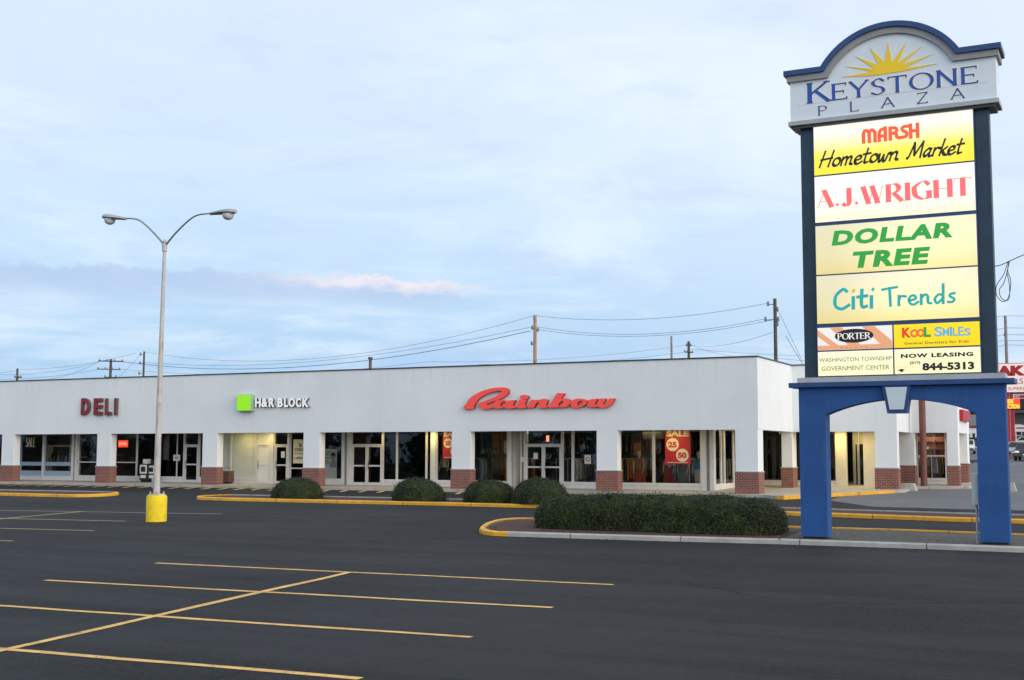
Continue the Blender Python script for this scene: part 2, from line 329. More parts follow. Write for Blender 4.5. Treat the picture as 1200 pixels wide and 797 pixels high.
# ------------------------------------------------------------------ mesh helpers
class MB:
    def __init__(s): s.v = []; s.f = []
    def add(s, vs, fs):
        o = len(s.v); s.v += [tuple(p) for p in vs]; s.f += [tuple(i+o for i in f) for f in fs]; return s
    def box(s, x0, x1, y0, y1, z0, z1):
        return s.hexa([(x0,y0,z0),(x1,y0,z0),(x1,y1,z0),(x0,y1,z0)], [(x0,y0,z1),(x1,y0,z1),(x1,y1,z1),(x0,y1,z1)])
    def hexa(s, b, t): return s.add(list(b)+list(t), [(3,2,1,0),(4,5,6,7),(0,1,5,4),(1,2,6,5),(2,3,7,6),(3,0,4,7)])
    def bbox(s, x0, x1, y0, y1, z0, z1, b=.02):      # box with chamfered edges
        bm = bmesh.new(); bmesh.ops.create_cube(bm, size=1)
        for v in bm.verts: v.co = Vector((x0+(v.co.x+.5)*(x1-x0), y0+(v.co.y+.5)*(y1-y0), z0+(v.co.z+.5)*(z1-z0)))
        bmesh.ops.bevel(bm, geom=list(bm.edges), offset=b, segments=2, affect='EDGES', profile=.6)
        bm.verts.index_update(); s.add([v.co for v in bm.verts], [[v.index for v in f.verts] for f in bm.faces]); bm.free(); return s
    def tube(s, pts, r, n=8, caps=True):
        pts = [Vector(p) for p in pts]; rs = r if isinstance(r, (list, tuple)) else [r]*len(pts); vs = []; fs = []
        prev = None
        for i, p in enumerate(pts):
            t = (pts[min(i+1, len(pts)-1)]-pts[max(i-1, 0)]).normalized()
            if prev is None: a = t.orthogonal().normalized()
            else: a = (prev - t*prev.dot(t)).normalized()
            prev = a; b = t.cross(a)
            for k in range(n):
                an = 2*math.pi*k/n; vs.append(p+(a*math.cos(an)+b*math.sin(an))*rs[i])
        for i in range(len(pts)-1):
            for k in range(n): fs.append((i*n+k, i*n+(k+1)%n, (i+1)*n+(k+1)%n, (i+1)*n+k))
        if caps: fs.append(tuple(range(n-1, -1, -1))); fs.append(tuple(range((len(pts)-1)*n, len(pts)*n)))
        return s.add(vs, fs)
    def lathe(s, c, prof, n=24):                      # prof: (radius, z)
        vs = []; fs = []
        for r, z in prof:
            for k in range(n): a = 2*math.pi*k/n; vs.append((c[0]+r*math.cos(a), c[1]+r*math.sin(a), c[2]+z))
        for i in range(len(prof)-1):
            for k in range(n): fs.append((i*n+k, i*n+(k+1)%n, (i+1)*n+(k+1)%n, (i+1)*n+k))
        fs.append(tuple(range(n-1, -1, -1))); fs.append(tuple(range((len(prof)-1)*n, len(prof)*n)))
        return s.add(vs, fs)
    def poly_z(s, loops, z0, z1, zf=None):            # filled outline (first loop outer, rest holes) extruded from z0 to z1
        zf = zf or (lambda x, y: 0.0)
        flat = [p for l in loops for p in l]; tri = tessellate_polygon([[Vector((x, y, 0)) for x, y in l] for l in loops]); n = len(flat)
        vs = [(x, y, z1+zf(x, y)) for x, y in flat]+[(x, y, z0+zf(x, y)) for x, y in flat]; fs = []
        for t in tri:
            a, b, c = [Vector(flat[i]) for i in t]
            if (b-a).cross(c-a) < 0: t = t[::-1]
            fs.append(tuple(t)); fs.append(tuple(i+n for i in t[::-1]))
        o = 0
        for l in loops:
            k = len(l)
            for i in range(k): fs.append((o+i, o+(i+1)%k, n+o+(i+1)%k, n+o+i))
            o += k
        return s.add(vs, fs)
    def poly_y(s, loops, y0, y1):                     # the same standing up: loops of (x, z), front face at y0
        flat = [p for l in loops for p in l]; tri = tessellate_polygon([[Vector((x, z, 0)) for x, z in l] for l in loops]); n = len(flat)
        vs = [(x, y0, z) for x, z in flat]+[(x, y1, z) for x, z in flat]; fs = []
        for t in tri:
            a, b, c = [Vector(flat[i]) for i in t]
            if (b-a).cross(c-a) < 0: t = t[::-1]
            fs.append(tuple(t)); fs.append(tuple(i+n for i in t[::-1]))
        o = 0
        for l in loops:
            k = len(l)
            for i in range(k): fs.append((o+i, o+(i+1)%k, n+o+(i+1)%k, n+o+i))
            o += k
        return s.add(vs, fs)
    def strip(s, path, out, inn, z0, z1, zf=None):    # mitred wall along a plan polyline; outside is to the right of the path
        zf = zf or (lambda x, y: 0.0); P = [Vector(p) for p in path]; ring = []
        for i, p in enumerate(P):
            d1 = (P[i]-P[i-1]).normalized() if i else (P[1]-P[0]).normalized(); d2 = (P[i+1]-P[i]).normalized() if i < len(P)-1 else d1
            n1 = Vector((d1.y, -d1.x)); n2 = Vector((d2.y, -d2.x)); m = (n1+n2).normalized(); k = 1/max(.3, m.dot(n1))
            ring.append((p+m*out*k, p-m*inn*k))
        vs = []; fs = []
        for a, b in ring:
            za, zb = zf(a.x, a.y), zf(b.x, b.y)
            vs += [(a.x, a.y, z0+za), (b.x, b.y, z0+zb), (b.x, b.y, z1+zb), (a.x, a.y, z1+za)]
        for i in range(len(ring)-1):
            for k in range(4): fs.append((i*4+k, (i+1)*4+k, (i+1)*4+(k+1)%4, i*4+(k+1)%4))
        fs.append((0, 1, 2, 3)); e = (len(ring)-1)*4; fs.append((e+3, e+2, e+1, e))
        return s.add(vs, fs)
def root_of(o):
    while o.parent: o = o.parent
    return o
def obj(name, mb, m, parent=None, smooth=False):
    off = root_of(parent).location if parent else Vector((0, 0, 0))
    me = bpy.data.meshes.new(name); me.from_pydata([(x-off.x, y-off.y, z-off.z) for x, y, z in mb.v], [], mb.f)
    bm = bmesh.new(); bm.from_mesh(me); bmesh.ops.recalc_face_normals(bm, faces=bm.faces); bm.to_mesh(me); bm.free()
    for k in (m if isinstance(m, (list, tuple)) else [m]): me.materials.append(k)
    if smooth:
        me.polygons.foreach_set('use_smooth', [True]*len(me.polygons))
        try: me.set_sharp_from_angle(angle=R_(40))
        except Exception: pass
    me.update(); o = bpy.data.objects.new(name, me); COL.objects.link(o); o.parent = parent
    return o
def tag(o, label, cat, group=None):
    o['label'] = label; o['category'] = cat
    if group: o['group'] = group
    return o
def thing(name, label, cat, loc=(0, 0, 0), group=None):
    o = bpy.data.objects.new(name, None); COL.objects.link(o); o.location = loc; o.empty_display_size = .2
    return tag(o, label, cat, group)
def struct(name, mb, m, kind='structure', smooth=False):
    o = obj(name, mb, m, None, smooth); o['kind'] = kind; return o
def dup(o, loc, rz=None, label=None, group=None):
    def cp(a, par):
        c = a.copy(); COL.objects.link(c)
        if par: c.parent = par
        for ch in list(a.children): cp(ch, c)
        return c
    c = cp(o, None); c.location = loc
    if rz is not None: c.rotation_euler.z = rz
    if label: c['label'] = label
    if group: c['group'] = group
    return c

# ------------------------------------------------------------------ lettering
_tc = {}
def font_mesh(txt, bold=0.0, shear=0.0, space=1.0):
    """plain sans letters from Blender's own built-in font, as (verts, faces) normalised to a unit box"""
    k = (txt, bold, shear, space)
    if k not in _tc:
        c = bpy.data.curves.new('t', 'FONT'); c.body = txt; c.offset = bold; c.shear = shear; c.resolution_u = 3; c.space_character = space; c.fill_mode = 'FRONT'
        o = bpy.data.objects.new('t', c); me = bpy.data.meshes.new_from_object(o)
        v = np.array([x.co[:2] for x in me.vertices]); f = [tuple(p.vertices) for p in me.polygons]
        lo = v.min(0); hi = v.max(0); _tc[k] = ((v-lo)/(hi-lo), f, (hi-lo)[0]/(hi-lo)[1])
        bpy.data.meshes.remove(me); bpy.data.objects.remove(o); bpy.data.curves.remove(c)
    return _tc[k]
def put_text(mb, txt, x0, z0, x1, z1, y, depth=0.0, bold=0.0, shear=0.0, space=1.0):
    v, f, _ = font_mesh(txt, bold, shear, space); P = [(x0+a*(x1-x0), y, z0+b*(z1-z0)) for a, b in v]
    mb.add(P, f)
    if depth:
        e = {}
        for p in f:
            for i in range(len(p)):
                a, b = p[i], p[(i+1) % len(p)]
                if (b, a) in e: del e[(b, a)]
                else: e[(a, b)] = 1
        n = len(P); Q = P+[(x, y+depth, z) for x, _, z in P]
        mb.add(Q, [(a, b, b+n, a+n) for a, b in e]+[tuple(i+n for i in p[::-1]) for p in f])
    return mb
def catmull(p, n=6, closed=False):
    p = [Vector(q) for q in p]; out = []; k = len(p); rng = range(k if closed else k-1)
    for i in rng:
        a, b, c, d = (p[(i-1) % k] if closed or i else p[0]), p[i], p[(i+1) % k], (p[(i+2) % k] if closed or i < k-2 else p[-1])
        for j in range(n):
            t = j/n; out.append(.5*((2*b)+(c-a)*t+(2*a-5*b+4*c-d)*t*t+(3*b-a-3*c+d)*t**3))
    if not closed: out.append(p[-1])
    return out
def S(*p): return ('l', p)
def C(*p): return ('c', p)
def O(cx, cy, rx, ry): return ('o', [(cx+rx*math.cos(a*math.pi/6), cy+ry*math.sin(a*math.pi/6)) for a in range(12)])
CAPS = {
 'K': (.80, [S((.12,0),(.12,1)), S((.74,1),(.13,.40)), S((.33,.58),(.80,0))]),
 'E': (.68, [S((.1,0),(.1,1)), S((.1,1),(.62,1)), S((.1,.52),(.52,.52)), S((.1,0),(.66,0))]),
 'Y': (.78, [S((.38,0),(.38,.48)), S((.38,.46),(.04,1)), S((.38,.46),(.74,1))]),
 'S': (.62, [C((.54,.84),(.34,1),(.10,.80),(.20,.58),(.46,.42),(.54,.18),(.30,0),(.05,.14))]),
 'T': (.78, [S((.39,0),(.39,1)), S((.02,1),(.76,1))]),
 'O': (.98, [O(.49,.5,.43,.5)]),
 'N': (.86, [S((.1,0),(.1,1)), S((.1,1),(.74,0)), S((.74,0),(.74,1))]),
 'P': (.64, [S((.1,0),(.1,1)), C((.1,1),(.42,.99),(.58,.76),(.42,.52),(.1,.48))]),
 'R': (.78, [S((.1,0),(.1,1)), C((.1,1),(.44,.99),(.60,.76),(.44,.53),(.1,.5)), S((.34,.5),(.74,0))]),
 'L': (.66, [S((.1,0),(.1,1)), S((.1,0),(.62,0))]),
 'A': (.84, [S((.04,0),(.40,1)), S((.40,1),(.78,0)), S((.18,.34),(.64,.34))]),
 'Z': (.76, [S((.06,1),(.70,1)), S((.70,1),(.06,0)), S((.06,0),(.72,0))]),
 'J': (.52, [C((.34,1),(.34,.5),(.33,.15),(.20,-.02),(.02,.12))]),
 'W': (1.14, [S((.04,1),(.32,0)), S((.32,0),(.56,.9)), S((.50,1),(.78,0)), S((.78,0),(1.06,1))]),
 'I': (.34, [S((.17,0),(.17,1))]),
 'G': (.92, [C((.78,.80),(.52,1.0),(.14,.76),(.08,.48),(.18,.18),(.52,-.01),(.78,.14)), S((.78,.02),(.78,.44)), S((.56,.44),(.88,.44))]),
 'H': (.90, [S((.12,0),(.12,1)), S((.76,0),(.76,1)), S((.12,.5),(.76,.5))]),
 'D': (.84, [S((.1,0),(.1,1)), C((.1,1),(.45,.98),(.72,.72),(.72,.28),(.45,.02),(.1,0))]),
 'C': (.82, [C((.74,.82),(.50,1),(.14,.80),(.06,.48),(.18,.12),(.50,0),(.76,.16))]),
 '.': (.30, [('dot', [(.12, .09)])]), ' ': (.4, []),
}
MARSH = {
 'M': (.96, [S((.12,0),(.12,.62)), C((.12,.55),(.18,.84),(.34,.86),(.46,.66)), S((.48,0),(.48,.7)), C((.48,.55),(.56,.84),(.72,.86),(.84,.62)), S((.84,.66),(.84,0))]),
 'A': (.66, [C((.12,0),(.12,.5),(.22,.80),(.46,.86)), S((.50,.92),(.50,0)), S((.12,.32),(.5,.32))]),
 'R': (.64, [S((.12,0),(.12,.86)), C((.12,.86),(.42,.84),(.52,.66),(.40,.46),(.16,.44)), C((.34,.44),(.48,.36),(.52,.14),(.62,.05))]),
 'S': (.56, [C((.50,.86),(.26,.84),(.18,.68),(.28,.52),(.44,.42),(.46,.18),(.30,.07),(.0,.06))]),
 'H': (.64, [S((.12,0),(.12,.92)), S((.54,0),(.54,.92)), S((.12,.46),(.54,.46))]),
}
HAND = {
 'H': (.66, [S((.12,1),(.04,0)), S((.56,1),(.48,0)), S((.02,.46),(.58,.54))]),
 'o': (.46, [O(.22,.25,.17,.24)]),
 'm': (.68, [S((.06,.5),(.05,0)), C((.06,.30),(.18,.5),(.28,.42),(.28,0)), C((.28,.30),(.40,.5),(.50,.42),(.50,.08),(.60,.02))]),
 'e': (.44, [C((.06,.22),(.32,.30),(.30,.46),(.16,.48),(.05,.28),(.12,.04),(.26,0),(.42,.12))]),
 't': (.38, [C((.16,.90),(.13,.25),(.18,.02),(.32,.06)), S((0,.56),(.34,.60))]),
 'w': (.58, [C((.03,.48),(.06,.08),(.14,0),(.24,.36)), C((.24,.40),(.28,.04),(.38,.02),(.46,.46),(.56,.44))]),
 'n': (.50, [S((.06,.5),(.05,0)), C((.06,.30),(.20,.5),(.32,.42),(.33,.08),(.44,.02))]),
 'M': (.80, [C((-.02,.02),(.06,.10),(.20,.96)), S((.19,.96),(.34,.16)), S((.34,.16),(.64,1)), S((.64,1),(.68,0))]),
 'a': (.50, [C((.36,.44),(.22,.5),(.05,.26),(.14,.01),(.32,.26)), C((.37,.5),(.33,.14),(.38,0),(.48,.06))]),
 'r': (.36, [S((.06,.5),(.05,0)), C((.06,.28),(.16,.48),(.34,.46))]),
 'k': (.42, [S((.12,1),(.05,0)), S((.34,.5),(.08,.22)), C((.14,.26),(.28,.04),(.40,.0))]),
 'C': (.66, [C((.54,.90),(.40,1),(.12,.66),(.10,.16),(.34,-.02),(.62,.16))]),
 'i': (.22, [S((.09,.54),(.08,0)), S((.08,.70),(.13,.86))]),
 '*': (.22, [S((.09,.54),(.08,0))]),
 'T': (.58, [S((.32,.96),(.34,0)), S((.02,.90),(.62,1))]),
 'd': (.48, [C((.36,.40),(.22,.48),(.05,.24),(.14,.0),(.35,.24)), S((.40,1),(.38,.0))]),
 's': (.38, [C((.30,.50),(.14,.46),(.12,.34),(.28,.20),(.22,.04),(.04,.04))]),
 ' ': (.26, []),
}
def strokes_text(mb, txt, x0, z0, x1, z1, y, table, wide, thin, nib=0.0, serif=0.0, slant=0.0, space=.06, depth=0.0, adv=None, grow=0.0, dz=.0012):
    """pen-drawn lettering: every stroke a ribbon whose width follows a broad nib; all fitted to the box x0..x1, z0..z1"""
    total = sum(table[c][0]+space for c in txt)-space; hgt = z1-z0; sx = (x1-x0)/total; n = 0; pen = 0.0
    for i, ch in enumerate(txt):
        wd, st = table[ch]; items = []
        for kind, p in st:
            p = [(q[0], q[1]) for q in p]
            if kind == 'c': items.append((catmull(p), False))
            elif kind == 'o': items.append((catmull(p, 4, True), True))
            elif kind == 'dot': items.append((None, p[0]))
            elif kind == 'h': items.append(([Vector(q) for q in p], 'thin'))
            else:
                items.append(([Vector(q) for q in p], False))
                if serif:
                    (ax, ay), (bx, by) = p[0], p[-1]
                    for qx, qy in (p[0], p[-1]):
                        if abs(by-ay) > .25 and (abs(qy) < .02 or abs(qy-1) < .02): items.append(([Vector((qx-serif, qy)), Vector((qx+serif, qy))], 'thin'))
                    if abs(by-ay) < .05 and ch in 'ETLZ':
                        for qx, qy in (p[0], p[-1]):
                            if ch == 'T' or qx > .4 or ch == 'Z': items.append(([Vector((qx, qy+(.10 if qy < .2 else -.10))), Vector((qx, qy))], 'thin'))
        def W(v):      # glyph space -> sign
            xx = pen+v.x; zz = v.y
            return Vector((x0+xx*sx+slant*zz*hgt, z0+zz*hgt))
        for pts, flag in items:
            yy = y-dz*(n % 9)-.0006; n += 1
            if pts is None:
                c = W(Vector(flag)); r = max(.085*hgt, wide*hgt*.30)+grow; ring = [(c.x+r*math.cos(a*math.pi/8), c.y+r*math.sin(a*math.pi/8)) for a in range(16)]
                mb.poly_y([ring], yy, yy+max(depth, .004)); continue
            q = [W(v) for v in pts]; closed = flag is True; k = len(q); L_ = []; Rr = []
            for j in range(k):
                a = q[(j-1) % k] if closed or j else q[j]; b = q[(j+1) % k] if closed or j < k-1 else q[j]
                t = (b-a).normalized(); nr = Vector((-t.y, t.x)); th = math.atan2(t.y, t.x)
                hw = (thin if flag == 'thin' else max(thin, wide*abs(math.sin(th-nib))))*hgt*.5+grow
                L_.append(q[j]+nr*hw); Rr.append(q[j]-nr*hw)
            if not closed:    # little squared caps so that strokes meet cleanly
                e = thin*hgt*.5+grow; t0 = (q[0]-q[1]).normalized()*e; t1 = (q[-1]-q[-2]).normalized()*e
                L_[0] += t0; Rr[0] += t0; L_[-1] += t1; Rr[-1] += t1
            D = max(depth, .003); vs = [(v.x, yy, v.y) for v in L_]+[(v.x, yy, v.y) for v in Rr]; nn = len(vs); vs += [(a, b+D, c) for a, b, c in vs]; fs = []
            for j in range(k if closed else k-1):
                a, b = j, (j+1) % k; fs += [(a, b, b+k, a+k), (a+nn, a+k+nn, b+k+nn, b+nn), (a, a+nn, b+nn, b), (a+k, b+k, b+k+nn, a+k+nn)]
            if not closed: fs += [(0, k, k+nn, nn), (k-1, k-1+nn, 2*k-1+nn, 2*k-1)]
            mb.add(vs, fs)
        pen += wd+space
    return mb

# ------------------------------------------------------------------ ground
b = MB(); ys = [-140, -60, -20, 0, 40, 100, 170]
nx = [-420, 420]; rows = [(-600, gz(-140))]+[(y, gz(y)) for y in ys]+[(2600, gz(170))]
for (y0, z0), (y1, z1) in zip(rows, rows[1:]): b.add([(-1500, y0, z0), (1500, y0, z0), (1500, y1, z1), (-1500, y1, z1)], [(0, 1, 2, 3)])
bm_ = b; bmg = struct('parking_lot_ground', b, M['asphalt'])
def sheet(name, pts, m, up, kind='structure'):
    mb = MB(); mb.add([(x, y, gz(y)+up) for x, y in pts], [tuple(range(len(pts)))]); return struct(name, mb, m, kind)
sheet('road', [(3.2, -1.5), (5.6, -4.9), (9.0, -5.2), (60, -6.2), (60, 60), (60, 168), (-60, 168), (-60, 60), (3, 60), (3, 6.0)], M['asphalt_old'], .004)
def ribbon_line(name, p0, p1, wd, m, up=.004):
    p0, p1 = Vector(p0), Vector(p1); t = (p1-p0).normalized(); n = Vector((-t.y, t.x))*wd/2; mb = MB(); k = max(2, int((p1-p0).length/1.2)); rnd = random.Random(str(p0))
    vs = []; fs = []
    for i in range(k+1):
        c = p0.lerp(p1, i/k)+n*rnd.uniform(-.25, .25); e = rnd.uniform(.9, 1.1)
        vs += [(c.x+n.x*e, c.y+n.y*e, gz(c.y)+up), (c.x-n.x*e, c.y-n.y*e, gz(c.y)+up)]
    for i in range(k): fs.append((2*i, 2*i+1, 2*i+3, 2*i+2))
    mb.add(vs, fs); return struct(name, mb, m)
LW = .165
for a, c in (((-5.6, -30.05), (5.35, -29.62)), ((-5.42, -33.4), (5.55, -32.83)), ((-5.3, -36.5), (5.72, -35.97)), ((-4.9, -39.75), (5.92, -39.1)), ((-4.7, -43.0), (6.1, -42.3))):
    ribbon_line('parking_line', a, c, LW, M['line'])
ribbon_line('parking_line', (-.46, -29.85), (.62, -42.65), LW, M['line'], .008)
# the fainter bays farther left
for a, c in (((-26.0, -18.0), (-15.0, -16.45)), ((-27.5, -21.6), (-15.75, -20.4)), ((-24.2, -24.9), (-13.8, -23.72)), ((-24, -28.3), (-13.3, -27.2))):
    ribbon_line('parking_line', a, c, LW*.95, M['line_faint'])
ribbon_line('parking_line', (-20.9, -17.2), (-20.3, -28.0), LW, M['line_faint'], .008)

# sidewalk in front of the shops, with its step down to the lot
walk = [(-62, -.42), (.35, -.42), (.95, -1.35), (1.4, -1.45), (4.55, 4.75), (5.05, 5.3), (5.1, 8.7), (7.3, 9.2), (7.35, 15), (-62, 15)]
mb = MB(); mb.poly_z([walk], -.3, .115, lambda x, y: gz(max(y, 0))); struct('sidewalk', mb, M['walk'])
mb = MB(); mb.strip([(1.15, -1.42), (1.42, -1.52), (4.68, 4.78)], .05, .13, -.05, .128, lambda x, y: gz(max(y, 0))); struct('sidewalk_kerb', mb, M['kerb_yellow'])
for i in range(52):      # diagonal warning dashes painted on the lot along the sidewalk
    x = -58+i*1.06
    if x > -4: break
    ribbon_line('painted_dash', (x, -1.95), (x-.55, -.55), .20, M['line'])
ribbon_line('painted_line', (2.2, -.4), (5.6, 4.9), .09, M['line_faint'])
def scatter(name, boxes, n, lo, hi, m, seed):
    """loose grit and litter lying on the ground: nobody could count it"""
    rnd = random.Random(seed); mb = MB()
    for k in range(n):
        x0, x1, y0, y1, up = rnd.choice(boxes); x, y = rnd.uniform(x0, x1), rnd.uniform(y0, y1); s = rnd.uniform(lo, hi); z = gz(y)+up; a = rnd.uniform(0, 3.14); p = []
        for j in range(4): t = a+j*math.pi/2+rnd.uniform(-.3, .3); p.append((x+s*math.cos(t), y+s*math.sin(t)*rnd.uniform(.6, 1), z))
        q_ = [(x+(px-x)*.6, y+(py-y)*.6, z+s*rnd.uniform(.3, .8)) for px, py, _ in p]; mb.hexa(p, q_)
    return struct(name, mb, m, 'stuff')
scatter('grit', [(-1, 30, -17.5, -16.9, .105), (6, 14, -20.1, -17, .10), (6, 14, -20.2, -19.4, .10)], 320, .008, .022, M['soil'], 4)
scatter('leaf_litter', [(-3, 6.2, -20.6, -19.5, .12), (-1, 12, -21.3, -20.95, .003), (-20, 15, -10.2, -9.9, .003), (-30, 0, -.9, -.5, .003)], 420, .015, .04, M['mulch'], 8)
# raised planting islands
def island(pts, name_bed, bed, kerb_m, bh=.13, grey=None):
    """closed outline; a 15 cm kerb round it and a bed of mulch or soil inside"""
    P = [Vector(p) for p in pts]; n = len(P); inn = []
    for i in range(n):
        d1 = (P[i]-P[i-1]).normalized(); d2 = (P[(i+1) % n]-P[i]).normalized(); m = (Vector((-d1.y, d1.x))+Vector((-d2.y, d2.x))).normalized()
        inn.append(P[i]+m*.16/max(.5, m.dot(Vector((-d1.y, d1.x)))))
    mb = MB(); mb.add([(p.x, p.y, gz(p.y)+bh-.035) for p in inn], [tuple(range(n))]); struct(name_bed, mb, bed, 'stuff' if bed is M['mulch'] else 'structure')
    def kerb(idx, m):
        mb = MB()
        for a, c in idx:
            A, B, Ai, Bi = P[a], P[c], inn[a], inn[c]; ob = lambda p, z: (p.x, p.y, gz(p.y)+z); cA = A.lerp(Ai, .18); cB = B.lerp(Bi, .18)
            vs = [ob(A, -.05), ob(B, -.05), ob(B, bh-.03), ob(A, bh-.03), ob(cA, bh), ob(cB, bh), ob(Bi, bh), ob(Ai, bh), ob(Ai, -.05), ob(Bi, -.05)]
            mb.add(vs, [(0, 1, 2, 3), (3, 2, 5, 4), (4, 5, 6, 7), (7, 6, 9, 8)])
        bmk = struct('kerb', mb, m); return bmk
    segs = [(i, (i+1) % n) for i in range(n)]; gs = [s for s in segs if grey and grey(*[P[k] for k in s])]
    kerb([s for s in segs if s not in gs], kerb_m)
    if gs: kerb(gs, M['kerb_grey'])
def arc(cx, cy, rx, ry, a0, a1, n=9): return [(cx+rx*math.cos(R_(a0+(a1-a0)*i/n)), cy+ry*math.sin(R_(a0+(a1-a0)*i/n))) for i in range(n+1)]
island([(-70, -9.7), (-50, -9.85), (-36, -9.95)]+arc(-29.4, -8.55, 1.35, 1.4, -90, 90)+[(-36, -7.3), (-50, -7.2), (-70, -7.1)], 'mulch_bed', M['mulch'], M['kerb_yellow'], grey=lambda a, c: a.y > -7.4 and c.y > -7.4)
island([(-20.5, -9.75), (-14.5, -9.7), (-10, -9.6), (-4, -9.75), (2, -10.1), (5.5, -10.6), (9, -11.2), (16, -11.7), (26, -12.1), (26, -9.6), (16, -9.3), (9, -8.9), (5.5, -8.4), (2, -7.9), (-4, -7.3), (-10, -7.1), (-14.5, -7.15), (-20.5, -7.3)]+arc(-21.3, -8.5, 1.35, 1.2, 115, 245, 7), 'mulch_bed', M['mulch'], M['kerb_yellow'], grey=lambda a, c: a.y > -9.6 and c.y > -9.6 and a.x > -20.6)
def near_grey(a, c): return a.y < -19.9 and c.y < -19.9 and min(a.x, c.x) > -1.5
island([(-1.3, -20.95), (2.8, -20.75), (6.3, -20.45), (9.2, -20.4), (12, -20.45), (20, -20.6), (30, -20.7), (30, -16.9), (20, -16.8), (11.6, -16.6), (8.5, -16.2), (5.4, -16.2), (2, -16.1), (-1.3, -15.9)]+[(-3.0, -15.75), (-3.5, -15.95), (-3.72, -16.4), (-3.70, -17.1), (-3.42, -18.2), (-3.0, -19.3), (-2.6, -20.15), (-2.15, -20.7), (-1.75, -20.92)], 'soil_bed', M['soil'], M['kerb_yellow'], grey=near_grey)
mb = MB(); mb.poly_z([[(-2.75, -19.2), (-2.2, -20.2), (-1.2, -20.65), (6.0, -20.1), (6.0, -17.2), (-1.2, -16.3), (-3.1, -16.6), (-3.3, -17.2)]], .105, .118, lambda x, y: gz(y)); struct('mulch_bed', mb, M['mulch'], 'stuff')
# ------------------------------------------------------------------ the shopping strip
B = thing('shopping_strip', 'long low white shopping strip with brick-footed piers under a deep fascia', 'building', (0, 0, 0))
ZF, ZT = 2.84, 5.92
path = [(-64, 0), (0, 0), (0, 5.88), (4.7, 5.88), (4.7, 9.9), (6.8, 9.9), (6.8, 14.3), (-2.2, 14.3), (-2.2, 24), (-64, 24)]
fpath = path[:7]+[(5.9, 14.3)]
obj('fascia', MB().strip(fpath, 0, .38, ZF, ZT), M['stucco'], B)
obj('coping', MB().strip(fpath, .04, .42, ZT+.002, ZT+.055), M['coping'], B)
obj('rear_wall', MB().strip([(5.88, 14.3), (-2.2, 14.3), (-2.2, 24), (-64, 24), (-64, .4)], 0, .3, -.2, ZT), M['stucco'], B)
inner = [(-63.6, .40), (-.40, .40), (-.40, 6.28), (4.3, 6.28), (4.3, 10.3), (6.4, 10.3), (6.4, 13.98), (-2.5, 13.98), (-2.5, 23.65), (-63.6, 23.65)]
obj('soffit', MB().poly_z([inner], 2.95, 3.0), M['soffit'], B)
obj('roof', MB().poly_z([inner], 5.35, 5.42), M['roof'], B)
def pier(x0, x1, y0, y1, first=[None]):
    z = gz(max(0, y0)); p = obj('pier', MB().bbox(x0+.03, x1-.03, y0+.004, y1-.03, 1.06+z, ZF+.06, .006), M['stucco'], B)
    obj('brick_base', MB().bbox(x0, x1, y0-.03, y1, -.15+z, 1.03+z, .008), M['brick'], p)
    obj('ledge', MB().bbox(x0-.02, x1+.02, y0-.05, y1+.02, 1.03+z, 1.075+z, .008), M['ledge'], p)
XR = [-58.9, -51.4, -43.91, -36.46, -28.96, -22.44, -13.83, -6.37]
for xr in XR: pier(xr-1.06, xr, 0, .50)
pier(-1.04, 0, 0, .88)
pier(-.56, 0, 5.88, 6.70); pier(3.69, 4.72, 5.88, 6.45); pier(4.02, 4.84, 9.9, 10.5); pier(6.27, 6.82, 9.9, 10.5); pier(6.2, 6.82, 13.45, 14.28)

SF, FL, TP = 2.3, .115, 2.95
def sx(u, y=SF): return at(u, 540, y).x
def frame_bars(mb, x0, x1, z0, z1, y, t=.06, d=.09):
    mb.box(x0, x0+t, y, y+d, z0, z1); mb.box(x1-t, x1, y, y+d, z0, z1); mb.box(x0+t, x1-t, y+.002, y+d-.002, z0, z0+t); mb.box(x0+t, x1-t, y+.002, y+d-.002, z1-t, z1)
def window(x0, x1, z0=.42, z1=TP, y=SF, rails=(), fm='white_metal', gm='glass', t=.06, name='window', mull=()):
    mb = MB(); frame_bars(mb, x0, x1, z0, z1, y, t)
    for r in rails: mb.box(x0+t, x1-t, y+.004, y+.086, r-t*.5, r+t*.5) if not isinstance(r, tuple) else mb.box(x0+t, x1-t, y+.004, y+.086, r[0], r[1])
    for q in mull: mb.box(q-t*.5, q+t*.5, y+.006, y+.084, z0+t, z1-t)
    o = obj(name, mb, M[fm], B); obj('pane', MB().box(x0+t*.5, x1-t*.5, y+.042, y+.05, z0+t*.5, z1-t*.5), M[gm], o); return o
def bulkhead(x0, x1, z1=.42, y=SF, m='bulkhead'):
    mb = MB(); mb.box(x0, x1, y-.03, y+.16, FL+gz(max(0,y-6))-.1, z1-.002); mb.box(x0-.005, x1+.005, y-.055, y+.12, z1-.05, z1-.003); return obj('bulkhead', mb, M[m], B)
def column(x0, x1, y=SF, m='white_metal', z1=TP, d=.25): return obj('post', MB().bbox(x0, x1, y-.06, y+d, .0, z1, .012), M[m], B)
